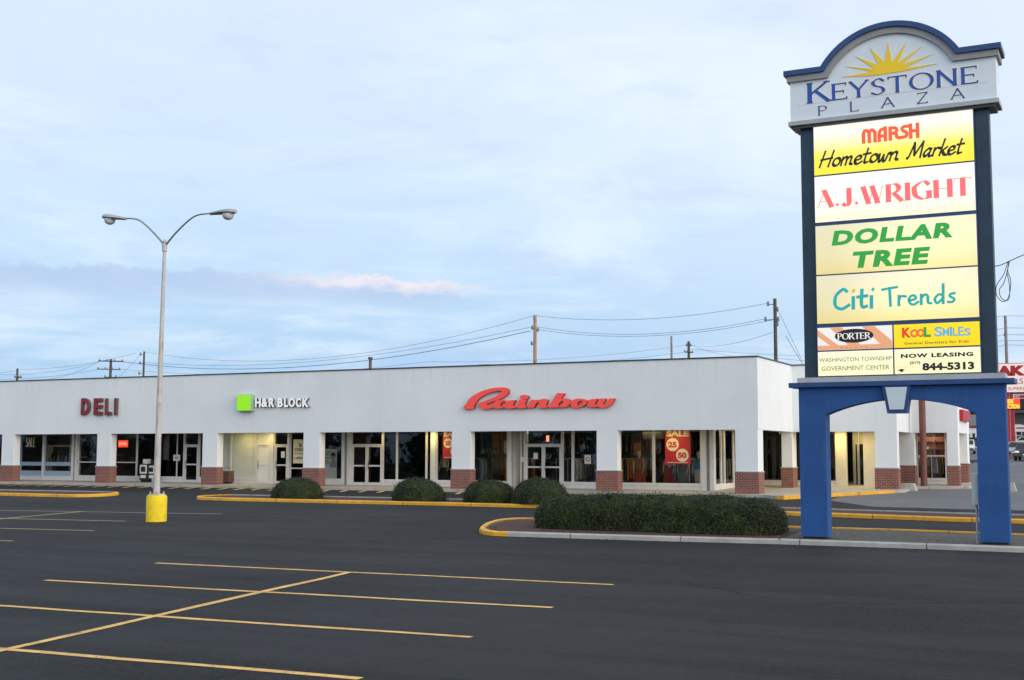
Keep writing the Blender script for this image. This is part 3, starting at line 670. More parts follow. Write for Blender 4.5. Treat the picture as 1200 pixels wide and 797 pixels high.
def door(x0, x1, z1=2.22, y=SF, leaves=1, fm='white_metal', gm='glass', solid=None, panel='pane'):
    mb = MB(); fr = .05; z0 = FL
    mb.box(x0, x0+fr, y-.02, y+.12, z0, TP); mb.box(x1-fr, x1, y-.02, y+.12, z0, TP); mb.box(x0+fr, x1-fr, y-.018, y+.118, z1, z1+fr); mb.box(x0+fr, x1-fr, y-.018, y+.118, TP-fr, TP)
    o = obj('door_frame', mb, M[fm], B)
    obj('transom_pane', MB().box(x0+fr, x1-fr, y+.04, y+.05, z1+fr, TP-fr), M[gm if not solid else solid], o)
    wl = (x1-x0-2*fr)/leaves
    for k in range(leaves):
        a = x0+fr+k*wl+.006; c = a+wl-.012; mb = MB(); t = .085
        mb.box(a, a+t, y+.01, y+.06, z0+.012, z1-.006); mb.box(c-t, c, y+.01, y+.06, z0+.012, z1-.006)
        mb.box(a+t, c-t, y+.012, y+.058, z0+.012, z0+.20); mb.box(a+t, c-t, y+.012, y+.058, z1-.10, z1-.006); mb.box(a+t, c-t, y+.012, y+.058, 1.12, 1.20)
        d = obj('door', mb, M[fm], B); obj(panel, MB().box(a+t*.6, c-t*.6, y+.034, y+.042, z0+.1, z1-.05), M[solid or gm], d)
        hx = (c-.13 if k == 0 and leaves == 2 else a+.13 if leaves == 2 else a+.12)
        obj('handle', MB().tube([(hx, y+.01, .95), (hx, y-.06, .98), (hx, y-.06, 1.36), (hx, y+.01, 1.39)], .014, 6), M['handle'], d)
    return o

def nx_(i): return XR[i]-.53
# the joints between two shops lie behind the piers
bays = [(24.5, 112), (138, 232), (261, 354), (380, 527), (556, 699), (729, 836)]
J = [sx(24.5)-1.3]+[(sx(bays[i][1])+sx(bays[i+1][0]))/2 for i in range(5)]
X = lambda u: sx(u)
# hairdresser-like bays out of frame to the left keep the row going
for k in range(2):
    a = J[0]-7.5*(k+1); c = J[0]-7.5*k; bulkhead(a, c-.01); window(a, (a+c)/2); window((a+c)/2, c-.01)
# bay 1: white and pale blue window wall, narrow glazed return
bulkhead(J[0], X(84)); window(J[0], X(52), .66, rails=((1.02, 1.24),), fm='blue_metal', mull=(X(24.2),)); window(X(52), X(84), .66, rails=((1.02, 1.24),), fm='blue_metal')
obj('bulkhead', MB().box(J[0], X(84), SF-.01, SF+.12, .42, .658), M['blue_metal'], B)
column(X(51)-.05, X(51)+.05, SF-.03, 'white_metal', d=.05); column(X(84)+.01, X(86.6)); column(X(88.5), X(91.2))
obj('alcove_wall', MB().box(X(86.6)+.01, X(88.5)-.01, SF+.35, SF+.42, FL, TP), M['cream'], B)
bulkhead(X(91.2)+.01, J[1]-.01); window(X(91.2)+.01, J[1]-.01, rails=(1.25,))
# bay 2: deli shop
bulkhead(J[1], X(163)); window(J[1], X(160), rails=(1.25,)); window(X(160), X(182), gm='glass_dark'); bulkhead(X(163)+.01, X(215.4)); window(X(182), X(215.4), gm='glass_dark', mull=(X(207),)); door(X(215.6), X(232.6)); bulkhead(X(232.8), J[2]-.01); window(X(232.8), J[2]-.01)
# bay 3: tax office, white blinds drawn behind the panes
bulkhead(J[2], X(299.5)); window(J[2], X(270), gm='glass_clear'); window(X(270), X(299.5), gm='glass_clear'); obj('blind', MB().box(J[2]+.07, X(299), SF+.13, SF+.15, .45, 2.93), M['blind'], B)
door(X(300), X(316.5), solid='blind', panel='door_panel'); column(X(316.7), X(321)); door(X(321.2), X(337.5)); column(X(337.7), X(339.6)); window(X(339.8), J[3]-.01, gm='glass_dark', rails=(1.0,)); bulkhead(X(339.8), J[3]-.01)
# bay 4: empty shop with double doors
bulkhead(J[3], X(401)); window(J[3], X(401)); column(X(401)+.01, X(403.5)); obj('alcove_wall', MB().box(X(403.5), X(407), SF+.3, SF+.38, FL, TP), M['cream'], B); column(X(407), X(411.4))
door(X(411.6), X(448.2), leaves=2, gm='glass_dark', fm='white_metal')
bulkhead(X(448.4), X(505)); window(X(448.4), X(465), gm='glass_dark'); window(X(465), X(499.6), gm='glass_dark'); window(X(499.6), X(505.4), gm='glass_dark'); column(X(505.6), X(511)); bulkhead(X(511.2), J[4]-.01); window(X(511.2), J[4]-.01)
# bay 5: clothing shop doors
bulkhead(J[4], X(595)); window(J[4], X(595)); column(X(595)+.01, X(599.5))
mb = MB(); mb.strip([(X(599.5)+.02, SF+.1), (X(602), SF+.16), (X(604.5), SF+.35), (X(606.5), SF+.62), (X(608), SF+.95)], .05, .05, FL, TP); obj('curved_wall', mb, M['ledge'], B)
window(X(609.5), X(614.6), .25, y=SF+.02); door(X(614.8), X(658.5), leaves=2); bulkhead(X(658.7), J[5]-.01); window(X(658.7), X(671), ); window(X(671), J[5]-.01)
# bay 6: corner shop window and the glazed side turning the corner
bulkhead(J[5], X(822)); window(J[5], X(766)); window(X(766), X(822)); column(X(822)+.01, X(828)); obj('alcove_wall', MB().box(X(828), X(832), SF+.15, SF+.2, FL, TP), M['ledge'], B); column(X(832), X(837))
XC = X(837)
sb = MB(); sb.box(XC-.20, XC-.02, SF+.26, 8.29, FL-.1, .40); obj('bulkhead', sb, M['bulkhead'], B)
ys_ = [SF+.26, 3.6, 4.1, 5.6, 6.2, 7.7, 8.28]
for a, c in zip(ys_, ys_[1:]):
    mb = MB(); t = .06
    for q in (a, c-t): mb.box(XC-.14, XC-.05, q, q+t, .40, TP)
    mb.box(XC-.138, XC-.052, a+t, c-t, .402, .46); mb.box(XC-.138, XC-.052, a+t, c-t, TP-t, TP-.002)
    o = obj('window', mb, M['white_metal'], B); obj('pane', MB().box(XC-.10, XC-.092, a+.03, c-.03, .43, TP-.03), M['glass'], o)
# second stretch, set back: dark panes, an entry recess, cream wall
W2 = 8.3; q = lambda u: at(u, 540, W2).x
bulkhead(XC-.05, q(979), .56, W2); window(XC-.05, q(905)-.3, .56, y=W2, gm='glass_dark', fm='black'); window(q(905)-.3, q(936), .56, y=W2, gm='glass_dark', fm='black'); window(q(936), q(979), .56, y=W2, gm='glass_dark', fm='black')
column(q(979)+.01, q(992), W2, 'cream')
obj('alcove_wall', MB().box(q(992), q(1012), W2+1.5, W2+1.6, FL, TP), M['ledge'], B)
obj('alcove_wall', MB().strip([(q(1012), W2+1.48), (q(1013.5), W2), (4.3, W2)], .06, .06, FL, TP), M['cream'], B)
mb = MB(); frame_bars(mb, q(994.5), q(999), FL+.1, 2.35, W2+1.40, .05); frame_bars(mb, q(999)+.01, q(1011), FL+.1, TP-.02, W2+1.40, .05)
o = obj('door', mb, M['alum'], B); obj('pane', MB().box(q(994.5)+.04, q(1011)-.04, W2+1.43, W2+1.44, FL+.15, 2.3), M['glass_dark'], o)
# third stretch: shoe shop corner
W3 = 11.7; r3 = lambda u: at(u, 540, W3).x
bulkhead(2.6, 6.02, .62, W3); window(2.6, r3(1074), .62, y=W3); window(r3(1074), 6.02, .62, y=W3, rails=(1.75,))
obj('side_wall', MB().box(6.03, 6.16, W3+.02, 13.95, FL, TP), M['cream'], B)
mb = MB(); frame_bars(mb, 0, 1, 0, 1, 0)
mb = MB()
for a, c in ((W3+.2, 12.6), (12.65, 13.7)): mb.box(6.165, 6.20, a, a+.06, .6, 2.85); mb.box(6.165, 6.20, c-.06, c, .6, 2.85); mb.box(6.165, 6.20, a+.06, c-.06, .6, .66); mb.box(6.165, 6.20, a+.06, c-.06, 2.79, 2.85)
obj('window', mb, M['white_metal'], B)
# rooms behind the glass
def room(x0, x1, y0, y1, m, fm='room_floor'):
    mb = MB(); mb.box(x0, x1, y1, y1+.1, 0, TP+.04); mb.box(x0-.1, x0, y0+.12, y1, 0, TP+.04); o = obj('shop_room', mb, M[m], B)
    obj('shop_floor', MB().box(x0, x1, y0+.17, y1, .05, FL+.004), M[fm], o)
for i, m in ((0, 'room'), (1, 'room'), (2, 'room'), (3, 'room_dark'), (4, 'room')):
    room(J[i] if i else J[0]-15, (J[i+1] if i < 4 else XC-.2)-.1, SF, 10.5, m)
room(XC+.1, q(992)-.3, W2, 13.9, 'room_dark'); room(2.6, 6.0, W3, 13.9, 'room')
obj('ceiling_tiles', MB().box(-60, XC-.3, SF+.2, 10.4, 2.935, 2.948), M['ledge'], B)
# lamps in the canopy that are on in the photo: a warm tube fitting over the doors
def canopy_lamp(x, y, watt):
    o = obj('canopy_light', MB().bbox(x-.35, x+.35, y-.09, y+.09, 2.918, 2.949, .01), mat('warm_tube', (.8, .7, .4), .4, emit=(1, .78, .30), estr=2.0), B)
    l = bpy.data.lights.new('canopy_lamp', 'AREA'); l.shape = 'RECTANGLE'; l.size = .7; l.size_y = .18; l.energy = watt; l.color = (1, .78, .28)
    lo = bpy.data.objects.new('canopy_lamp', l); COL.objects.link(lo); lo.location = (x, y, 2.905)
canopy_lamp(X(290), 1.7, 9); canopy_lamp(X(318), 1.7, 10); canopy_lamp(X(509), 1.75, 16); canopy_lamp(X(790), 1.5, 12); canopy_lamp(XC+.7, 4.4, 14)
canopy_lamp(q(985), 7.6, 26); canopy_lamp(q(1002), 9.0, 12); canopy_lamp(X(450), 1.8, 6); canopy_lamp(3.0, 7.2, 12)
# roof vent pipe
v = at(434, 427, 9); tag(obj('vent_pipe', MB().tube([(v.x, 9, 5.4), (v.x, 9, at(434, 421, 9).z)], .09, 10).tube([(v.x, 9, at(434, 421, 9).z), (v.x, 9, at(434, 421, 9).z+.12)], .14, 10), M['wood_dark']), 'short dark vent pipe sticking up from the flat roof of the white strip', 'vent pipe')

# ------------------------------------------------------------------ signs on the fascia
def px_box(u0, v0, u1, v1, y): a = at(u0, v1, y); c = at(u1, v0, y); return a.x, a.z, c.x, c.z
t = thing('shop_sign', 'dark red DELI channel letters on the white fascia left of the lamp post', 'sign', (-37.4, 0, 4.3))
ws = [(94.2, 104.8), (109, 119.2), (122.2, 129.5), (133.0, 136.6)]; NX = -.17
for (a, c), ch in zip(ws, 'DELI'):
    x0, z0, x1, z1 = px_box(a, 466.5, c, 486.5, NX)
    o = obj('letter', put_text(MB(), ch, x0, z0, x1, z1, NX+.012, .155, .022), M['deli_side'], t); obj('letter_face', put_text(MB(), ch, x0+.025, z0+.025, x1-.025, z1-.025, NX, .01, .03), M['deli_red'], o)
t = thing('shop_sign', 'white H&R BLOCK channel letters with a square lime green sign box on the fascia', 'sign', (-25.5, 0, 4.4))
x0, z0, x1, z1 = px_box(276.8, 462, 294.3, 482, -.32)
o = obj('sign_box', MB().bbox(x0, x1, -.30, -.004, z0, z1, .015), M['hr_side'], t); obj('lit_face', MB().bbox(x0+.03, x1-.03, -.325, -.301, z0+.03, z1-.03, .008), M['hr_green'], o)
for ch, a, c in (('H', 298.6, 305.4), ('&', 306.2, 313.6), ('R', 314.8, 321.4), ('B', 325.2, 331.2), ('L', 332.6, 337.4), ('O', 338, 345.6), ('C', 346.4, 352.8), ('K', 354.2, 361.6)):
    x0, z0, x1, z1 = px_box(a, 466.3, c, 477.2, -.14)
    o = obj('letter', put_text(MB(), ch, x0+.01, z0-.01, x1+.02, z1-.01, -.115, .112, .045), M['hr_dark'], t); obj('letter_face', put_text(MB(), ch, x0, z0, x1, z1, -.14, .02, .035), M['hr_white'], o)
def smooth(p, n=4): return [tuple(v) for v in catmull(p, n, True)]
RB = {'R': (0, [[(55,370),(95,310),(150,225),(220,175),(320,125),(430,90),(540,73),(620,72),(670,85),(693,115),(690,150),(660,190),(600,225),(530,255),(430,285),(385,305),(430,325),(470,330),(488,350),(440,368),(350,382),(320,372),(290,340),(262,305),(270,295),(380,255),(480,215),(560,170),(600,135),(590,122),(540,120),(450,140),(370,175),(300,215),(250,265),(215,320),(200,372),(130,376)]]),
 'a': (0, [[(470,325),(490,280),(540,255),(600,245),(660,258),(725,254),(790,252),(770,290),(755,325),(800,340),(790,358),(720,372),(670,370),(640,355),(560,372),(500,362),(475,345)], [(585,330),(580,310),(600,285),(640,275),(655,280),(640,310),(615,335),(590,340)]]),
 'i': (0, [[(805,335),(825,294),(845,252),(900,250),(950,248),(935,284),(920,320),(955,338),(930,360),(870,370),(815,358),(800,345)]]),
 'dot': (0, [[(915+63*math.cos(k*math.pi/10), 210+34*math.sin(k*math.pi/10)) for k in range(20)]]),
 'n': (1, [[(-118,358),(-94,304),(-70,250),(-15,247),(35,245),(30,255),(100,233),(150,240),(168,265),(140,325),(180,332),(160,352),(100,365),(50,358),(28,330),(48,285),(25,282),(-5,310),(-28,355),(-70,357)]]),
 'b': (1, [[(180,345),(230,265),(265,210),(300,155),(350,154),(400,155),(378,194),(355,232),(420,228),(470,245),(490,280),(460,325),(400,355),(310,352),(200,358)], [(315,320),(330,290),(365,265),(385,268),(375,300),(345,325),(320,328)]]),
 'o': (1, [[(490,290),(520,250),(580,230),(650,232),(705,250),(718,280),(690,320),(630,350),(560,362),(510,350),(488,320)], [(580,320),(590,285),(620,262),(650,265),(645,295),(615,325),(590,335)]]),
 'w': (1, [[(722,262),(770,240),(820,234),(865,232),(845,270),(825,310),(850,318),(870,290),(895,232),(940,231),(985,230),(965,268),(945,305),(975,312),(1000,285),(1030,230),(1068,230),(1105,230),(1075,290),(1030,335),(960,358),(900,355),(870,340),(820,352),(760,350),(725,325),(720,300),(740,270)]])}
t = thing('shop_sign', 'bright red Rainbow script letters on the white fascia above the clothing shop', 'sign', (-10.4, 0, 4.3))
RY = -.17
for ch, (cr, loops) in RB.items():
    def wp(x, y): p = at((538, 628)[cr]+x/12, 448+y/12, RY); return (p.x, p.z)
    L2 = [smooth([wp(*p) for p in l], 3) for l in loops]
    o = obj('letter', MB().poly_y(L2, RY+.012, -.005), M['rain_side'], t)
    obj('letter_face', MB().poly_y(L2, RY-.004*(1+list(RB).index(ch) % 3), RY+.013), M['rain_red'], o)

# ------------------------------------------------------------------ things in and on the shop windows
def poster(name, u0, v0, u1, v1, y, m, label, cat='poster'):
    x0, z0, x1, z1 = px_box(u0, v0, u1, v1, y); t = thing(name, label, cat, ((x0+x1)/2, y, z0)); obj('sheet', MB().box(x0, x1, y, y+.006, z0, z1), M[m], t)
    return t, (lambda fx, fz: (x0+(x1-x0)*fx, z0+(z1-z0)*fz))
def ptext(t, f, txt, a, c, m, y, name='lettering', bold=.02, mb=None, d=.004):
    (x0, z0), (x1, z1) = f(*a), f(*c); return obj(name, put_text(mb or MB(), txt, x0, z0, x1, z1, y-d, .002, bold), M[m], t)
def sale_poster(u0, v0, u1, v1, y, label):
    t, f = poster('sale_poster', u0, v0, u1, v1, y, 'red_poster', label)
    ptext(t, f, 'SALE', (.06, .80), (.94, .985), 'cream_print', y, bold=.05)
    for cx, cz, n in ((.30, .57, '25'), (.68, .26, '50')):
        (px_, pz_) = f(cx, cz); r = (f(.245, 0)[0]-f(0, 0)[0]); o = obj('disc', MB().poly_y([[(px_+r*math.cos(k*math.pi/16), pz_+r*math.sin(k*math.pi/16)) for k in range(32)]], y-.004, y), M['cream_print'], t)
        obj('number', put_text(MB(), n, px_-r*.72, pz_-r*.45, px_+r*.66, pz_+r*.45, y-.007, .002, .06), M['red_print'], o)
    (a0, b0), (a1, b1) = f(.08, .045), f(.9, .06); obj('small_print', MB().box(a0, a1, y-.003, y-.001, b0, b1), M['cream_print'], t)
sale_poster(779.5, 503.6, 809, 544, SF-.02, 'large red SALE 25 and 50 poster hanging in the corner shop window')
sale_poster(518.8, 505.5, 540, 537.6, SF-.02, 'red SALE poster half hidden behind the pier left of the clothing shop doors')
t, f = poster('notice', 685, 533, 692.3, 543.5, SF-.02, 'paper', 'white notice with a red prohibition ring in the window right of the clothing shop doors', 'notice')
(cx, cz) = f(.5, .5); r = f(.32, 0)[0]-f(0, 0)[0]; ring = [[(cx+r*math.cos(k*math.pi/12), cz+r*math.sin(k*math.pi/12)) for k in range(24)], [(cx+r*.65*math.cos(-k*math.pi/12), cz+r*.65*math.sin(-k*math.pi/12)) for k in range(24)]]
obj('ring', MB().poly_y(ring, SF-.026, SF-.021), M['red_print'], t)
poster('notice', 625.2, 530.6, 630.2, 538, SF-.01, 'paper', 'small white sheet taped inside the left leaf of the glass double doors', 'notice')
poster('notice', 609.8, 535.5, 613.8, 541.5, SF-.02, 'paper', 'small white sheet on the narrow pane beside the double doors', 'notice')
t, f = poster('notice', 203, 533, 211, 540, SF-.02, 'paper', 'white notice on the dark deli window left of its door', 'notice')
ptext(t, f, 'NO', (.25, .3), (.75, .7), 'ink', SF-.02)
poster('notice', 329.3, 529, 333.8, 536.5, SF-.01, 'paper', 'white sheet on the glass office door below the green sign box', 'notice')
t, f = poster('window_poster', 343.3, 515, 356.5, 543, SF-.02, 'cream_print', 'cream tax poster with black words beside the pier at the glass office door', 'poster')
ptext(t, f, 'ta', (.52, .68), (.80, .86), 'ink', SF-.02); ptext(t, f, 'COU', (.12, .50), (.92, .64), 'ink', SF-.02, bold=.04); ptext(t, f, '1-800', (.08, .17), (.88, .27), 'ink', SF-.02)
(a0, b0), (a1, b1) = f(.1, .40), f(.95, .43); obj('rule', MB().box(a0, a1, SF-.024, SF-.021, b0, b1), M['green_ink'], t)
t, f = poster('window_poster', 379.5, 526, 395, 563, SF+.13, 'blind', 'pale poster with green lines and a dark-haired portrait in an empty shop window', 'poster')
mb = MB()
for k, (w_, zz) in enumerate(((.45, .88), (.35, .80), (.5, .70), (.3, .60), (.38, .54))): (a0, b0), (a1, b1) = f(.05, zz), f(.05+w_, zz+.025); mb.box(a0, a1, SF+.124, SF+.128, b0, b1)
obj('lettering', mb, M['green_ink'], t)
(hx, hz) = f(.72, .74); rx = f(.2, 0)[0]-f(0, 0)[0]
obj('portrait', MB().poly_y([[(hx+rx*p, hz+rx*q_) for p, q_ in ((-1.3,-3.4),(1.2,-3.4),(1.2,-1.6),(.45,-1.1),(.5,-.6),(.85,.0),(.8,.8),(.2,1.2),(-.5,1.1),(-.9,.5),(-.8,-.4),(-.4,-.9),(-.45,-1.2),(-1.2,-1.8))]], SF+.118, SF+.123), M['lamp_head'], t)
obj('portrait_hair', MB().poly_y([[(hx+rx*p, hz+rx*q_) for p, q_ in ((-.95,.1),(-.6,.55),(.3,.5),(.75,.0),(.95,.5),(.7,1.2),(.1,1.5),(-.6,1.3),(-1.0,.8))]], SF+.113, SF+.118), M['ink'], t)
# SALE brushed in cream letters on the first window
x0, z0, x1, z1 = px_box(30, 513, 41.6, 523.5, SF+.035)
tag(obj('window_lettering', strokes_text(MB(), 'SALE', x0, z0, x1, z1, SF+.036, CAPS, .14, .05, .2, slant=.05), M['cream_print']), 'SALE painted in cream letters on the leftmost shop window', 'lettering')
# red neon sign
x0, z0, x1, z1 = px_box(138.2, 516, 149.6, 524.2, SF+.14); t = thing('neon_sign', 'glowing red OPEN neon sign inside the deli window', 'neon sign', ((x0+x1)/2, SF+.14, z0))
obj('backing', MB().bbox(x0, x1, SF+.15, SF+.19, z0, z1, .02), M['neon'], t); obj('lettering', put_text(MB(), 'OPEN', x0+.06, z0+.12, x1-.06, z1-.12, SF+.135, .012, .03), M['neon_hot'], t)

# newspaper boxes on the sidewalk
def news_box(u0, u1, v0, v1, label, cm, y=1.55):
    a, c = at(u0, v1, y), at(u1, v1, y); x0, x1 = a.x, c.x; zt = at(u0, v0, y).z; t = thing('newspaper_box', label, 'newspaper box', ((x0+x1)/2, y, FL), 'newspaper boxes outside the deli'); w_ = x1-x0
    obj('cabinet', MB().bbox(x0, x1, y, y+.42, FL+.16, zt-.26, .02), M[cm], t)
    obj('pedestal', MB().bbox(x0+.06, x1-.06, y+.06, y+.36, FL, FL+.16, .01), M['black'], t)
    o = obj('front_door', MB().bbox(x0+.03, x1-.03, y-.03, y-.001, FL+.52, zt-.32, .01), M['white_metal'], t); obj('display_window', MB().box(x0+.12, x1-.12, y-.036, y-.031, FL+.62, zt-.42), M['black'], o)
    obj('lower_panel', MB().box(x0+.08, x1-.10, y-.012, y-.002, FL+.28, FL+.44), M['paper'], t)
    obj('coin_box', MB().bbox(x0+w_*.25, x1-w_*.1, y+.08, y+.34, zt-.26, zt, .02), M['white_metal' if cm == 'black' else 'black'], t)
news_box(163.2, 172.2, 538, 565.3, 'black and white newspaper box nearer the neon sign, partly left of the lamp post', 'black')
news_box(172.8, 181.5, 539, 564.6, 'dark newspaper box directly behind the lamp post', 'steel', 1.7)
# brown litter bin with a wire handle
y = 1.3; a, c = at(259.5, 568, y), at(268, 568, y); zt = at(262, 552, y).z
t = thing('litter_bin', 'square brown litter bin on a black foot beside the brick pier at the white-blind office', 'litter bin', ((a.x+c.x)/2, y, FL))
obj('bin_body', MB().bbox(a.x, c.x, y, y+.45, FL+.12, zt, .02), mat('brown_panel', (.13, .075, .055), .7, var=.2), t); obj('foot', MB().bbox(a.x+.06, c.x-.06, y+.05, y+.40, FL, FL+.119, .01), M['black'], t)
obj('hoop_handle', MB().tube([(a.x+.03, y+.2, zt), (a.x+.03, y+.2, zt+.17), (c.x-.08, y+.2, zt+.17), (c.x-.08, y+.2, zt)], .014, 6), M['handle'], t)

# ------------------------------------------------------------------ stock inside the lit clothing shop
cloth = [mat('cloth_'+n, c, .9, var=.2) for n, c in (('rust', (.30, .06, .025)), ('yellow', (.55, .36, .04)), ('grey', (.16, .16, .15)), ('blue', (.08, .24, .42)), ('black', (.02, .02, .022)), ('cream', (.5, .46, .38)), ('red', (.35, .03, .03)), ('violet', (.13, .06, .16)), ('orange', (.55, .18, .02)))]
def garment(mb, x, y, z, w_, h_, rnd):
    d = w_/2; k = rnd.uniform(.9, 1.1)
    pts = [(0, -.10, .0), (.0, -.22*k, -.06), (.03, -.24*k, -.35), (.02, -.26*k, -h_), (-.02, .26*k, -h_), (-.03, .24*k, -.35), (0, .22*k, -.06), (0, .10, 0)]
    f = [(x-d+p[0], y+p[1], z+p[2]) for p in pts]; bk = [(x+d*rnd.uniform(.6, 1)+p[0], y+p[1], z+p[2]) for p in pts]; n = len(pts)
    mb.add(f+bk, [tuple(range(n-1, -1, -1)), tuple(range(n, 2*n))]+[(i, (i+1) % n, n+(i+1) % n, n+i) for i in range(n)])
def rack(label, seed, pal):
    t = thing('clothes_rack', label, 'clothes rack', (0, 0, 0), 'clothes racks inside the clothing shop'); rnd = random.Random(seed)
    mb = MB()
    for sx_ in (-.75, .75): mb.tube([(sx_, 0, 0), (sx_, 0, 1.45)], .016, 6); mb.tube([(sx_, -.26, .02), (sx_, .26, .02)], .016, 6)
    mb.tube([(-.75, 0, 1.45), (.75, 0, 1.45)], .016, 6); obj('rail', mb, M['alum'], t)
    for k in range(11): mb = MB(); garment(mb, -.66+k*.132, 0, 1.43, .085, rnd.uniform(.7, 1.05), rnd); obj('garment', mb, cloth[rnd.choice(pal)], t)
    return t
RL = ['clothes rack of mixed garments seen dimly through the clothing shop windows']
r0 = rack(RL[0], 1, [0, 1, 4, 8]); r1 = rack(RL[0], 2, [2, 4, 3, 5]); r2 = rack(RL[0], 3, [6, 7, 4, 2, 1])
spots = [(-12.8, 9.4, 0), (-10.9, 9.5, 0), (-9.0, 9.4, 0), (-7.1, 9.5, 0), (-5.2, 9.5, 0), (-3.3, 9.4, 0), (-13.2, 4.0, .2), (-11.6, 6.0, 1.3), (-9.4, 6.4, .1), (-7.6, 4.6, .5), (-5.3, 6.2, .2), (-4.0, 4.3, 1.2), (-8.6, 8.6, .0), (-3.2, 6.8, .4), (-12.2, 8.8, .2), (-5.6, 8.9, .1), (-10.3, 4.2, 1.5)]
pr = [r0, r1, r2]
for i, (x, y, a) in enumerate(spots):
    o = pr[i % 3]
    if i < 3: o.location = (x, y, FL); o.rotation_euler.z = a
    else: dup(o, (x, y, FL), a)
def mannequin(u, y, label, m, skirt=True, m2=None):
    x = at(u, 550, y).x; t = thing('mannequin', label, 'mannequin', (x, y, FL)); z = FL
    def ell(prof, n=14):
        mb = MB(); vs = []; fs = []
        for rx, ry, zz in prof:
            for k in range(n): a_ = 2*math.pi*k/n; vs.append((x+rx*math.cos(a_), y+ry*math.sin(a_), z+zz))
        for i in range(len(prof)-1):
            for k in range(n): fs.append((i*n+k, i*n+(k+1) % n, (i+1)*n+(k+1) % n, (i+1)*n+k))
        fs += [tuple(range(n-1, -1, -1)), tuple(range((len(prof)-1)*n, len(prof)*n))]; return mb.add(vs, fs)
    body = ell([(.16, .16, 0), (.16, .16, .03), (.03, .03, .05), (.03, .03, .6), (.14, .10, .8), (.17, .12, .95), (.12, .09, 1.15), (.17, .11, 1.35), (.19, .10, 1.44), (.06, .06, 1.50), (.05, .05, 1.55), (.07, .08, 1.60), (.085, .10, 1.68), (.08, .09, 1.76), (.04, .05, 1.81)])
    for s_ in (-1, 1): body.tube([(x+s_*.18, y, z+1.42), (x+s_*.25, y-.02, z+1.15), (x+s_*.24, y-.10, z+.90), (x+s_*.22, y-.14, z+.80)], [.05, .04, .032, .02], 8)
    obj('body', body, cloth[5], t, True)
    obj('top', ell([(.19, .14, .92), (.16, .12, 1.12), (.21, .14, 1.34), (.23, .13, 1.42), (.10, .09, 1.49)]), m, t, True)
    obj('skirt' if skirt else 'trousers', ell([(.30 if skirt else .17, .22, .38), (.26 if skirt else .18, .19, .6), (.20, .15, .93), (.17, .13, 1.0)]), m2 or m, t, True)
mannequin(749, 2.95, 'mannequin in a rust red dress in the left pane of the corner shop window', cloth[0]); mannequin(800.5, 2.9, 'mannequin in a grey patterned outfit below the red SALE poster', cloth[2], True)
mannequin(818.5, 3.0, 'mannequin in pale blue at the right end of the corner shop window', cloth[3], False, cloth[5]); mannequin(784, 3.3, 'mannequin in dark red in the middle of the corner shop window', cloth[6])
mannequin(521, 3.0, 'pale mannequin low behind the half hidden red poster', cloth[5], False, cloth[4])
for i, (x, y) in enumerate(((-12.6, 3.3), (-9.2, 3.3), (-6.2, 3.4), (-3.4, 3.5), (-10.2, 3.5))):
    o = obj('ceiling_light', MB().bbox(x-.6, x+.6, y-.12, y+.12, 2.921, 2.934, .004), mat('shop_tube', (.8, .8, .7), .4, emit=(1, .84, .5), estr=6.5)); tag(o, 'warm ceiling light fitting deep inside the clothing shop', 'ceiling light', 'ceiling lights inside the clothing shop')
def hung(u0, v0, u1, v1, y, m, label, cat='banner'):
    x0, z0, x1, z1 = px_box(u0, v0, u1, v1, y); tag(obj('hanging_banner', MB().bbox(x0, x1, y, y+.04, z0, z1, .01), m), label, cat)
hung(743, 519, 751, 533.5, 3.4, cloth[8], 'orange hanging panel in the left pane of the corner shop window'); hung(753, 506, 779, 515, 3.5, M['room'], 'wide dark banner high in the corner shop window'); hung(566, 507, 575.5, 526, 3.2, M['coping'], 'dark grey panel hanging in the left window of the clothing shop')
hung(590.5, 516.5, 595, 531.5, 3.0, M['cream'], 'narrow cream panel beside the white post of the clothing shop'); hung(640, 510.3, 643.2, 517.5, 4.2, M['neon_hot'], 'small glowing orange strip above the clothing shop doors', 'lit strip')
# a second row of garments on the back wall
for k in range(7): o = dup(pr[k % 3], (-13+k*1.65, 10.1, FL+1.25), 0, 'wall rail of garments high on the back wall of the clothing shop', 'wall rails inside the clothing shop')
for k, (yy, zz) in enumerate(((3.6, 0), (5.6, 0), (3.7, 1.3), (5.5, 1.3))): o = dup(pr[(1, 2, 1, 0)[k]], (J[4]+.35, yy, FL+zz), R_(90), 'rack of dark clothes along the left wall of the clothing shop', 'racks along the left wall of the clothing shop')
# shoe shop
t = thing('shoe_wall', 'orange slatted shoe wall seen behind the window of the far corner shop', 'shop display', (5.0, 13.6, .2))
obj('slat_panel', MB().box(3.2, 5.96, 13.7, 13.8, .15, 2.7), mat('orange_slatwall', (.40, .12, .05), .7, var=.2), t)
mb = MB()
for k in range(6): mb.box(3.2, 5.95, 13.44, 13.699, .55+k*.38, .58+k*.38)
obj('shelf', mb, M['room'], t); rnd = random.Random(5)
for k in range(6):
    for j in range(9):
        if rnd.random() < .75: x = 3.4+j*.29; obj('shoe', MB().hexa([(x, 13.46, .582+k*.38), (x+.1, 13.46, .582+k*.38), (x+.1, 13.68, .582+k*.38), (x, 13.68, .582+k*.38)], [(x+.01, 13.48, .62+k*.38), (x+.09, 13.48, .62+k*.38), (x+.085, 13.67, .69+k*.38), (x+.015, 13.67, .69+k*.38)]), cloth[rnd.choice([4, 4, 2, 6, 5])], t)
t = dup(r1, (4.75, 12.5, FL+.15), .3, 'rack of dark coats in the window of the far corner shop', 'racks in the far corner shop'); t = dup(r2, (5.6, 12.4, FL+.15), 1.2, 'rack of red and dark clothes in the window of the far corner shop', 'racks in the far corner shop')
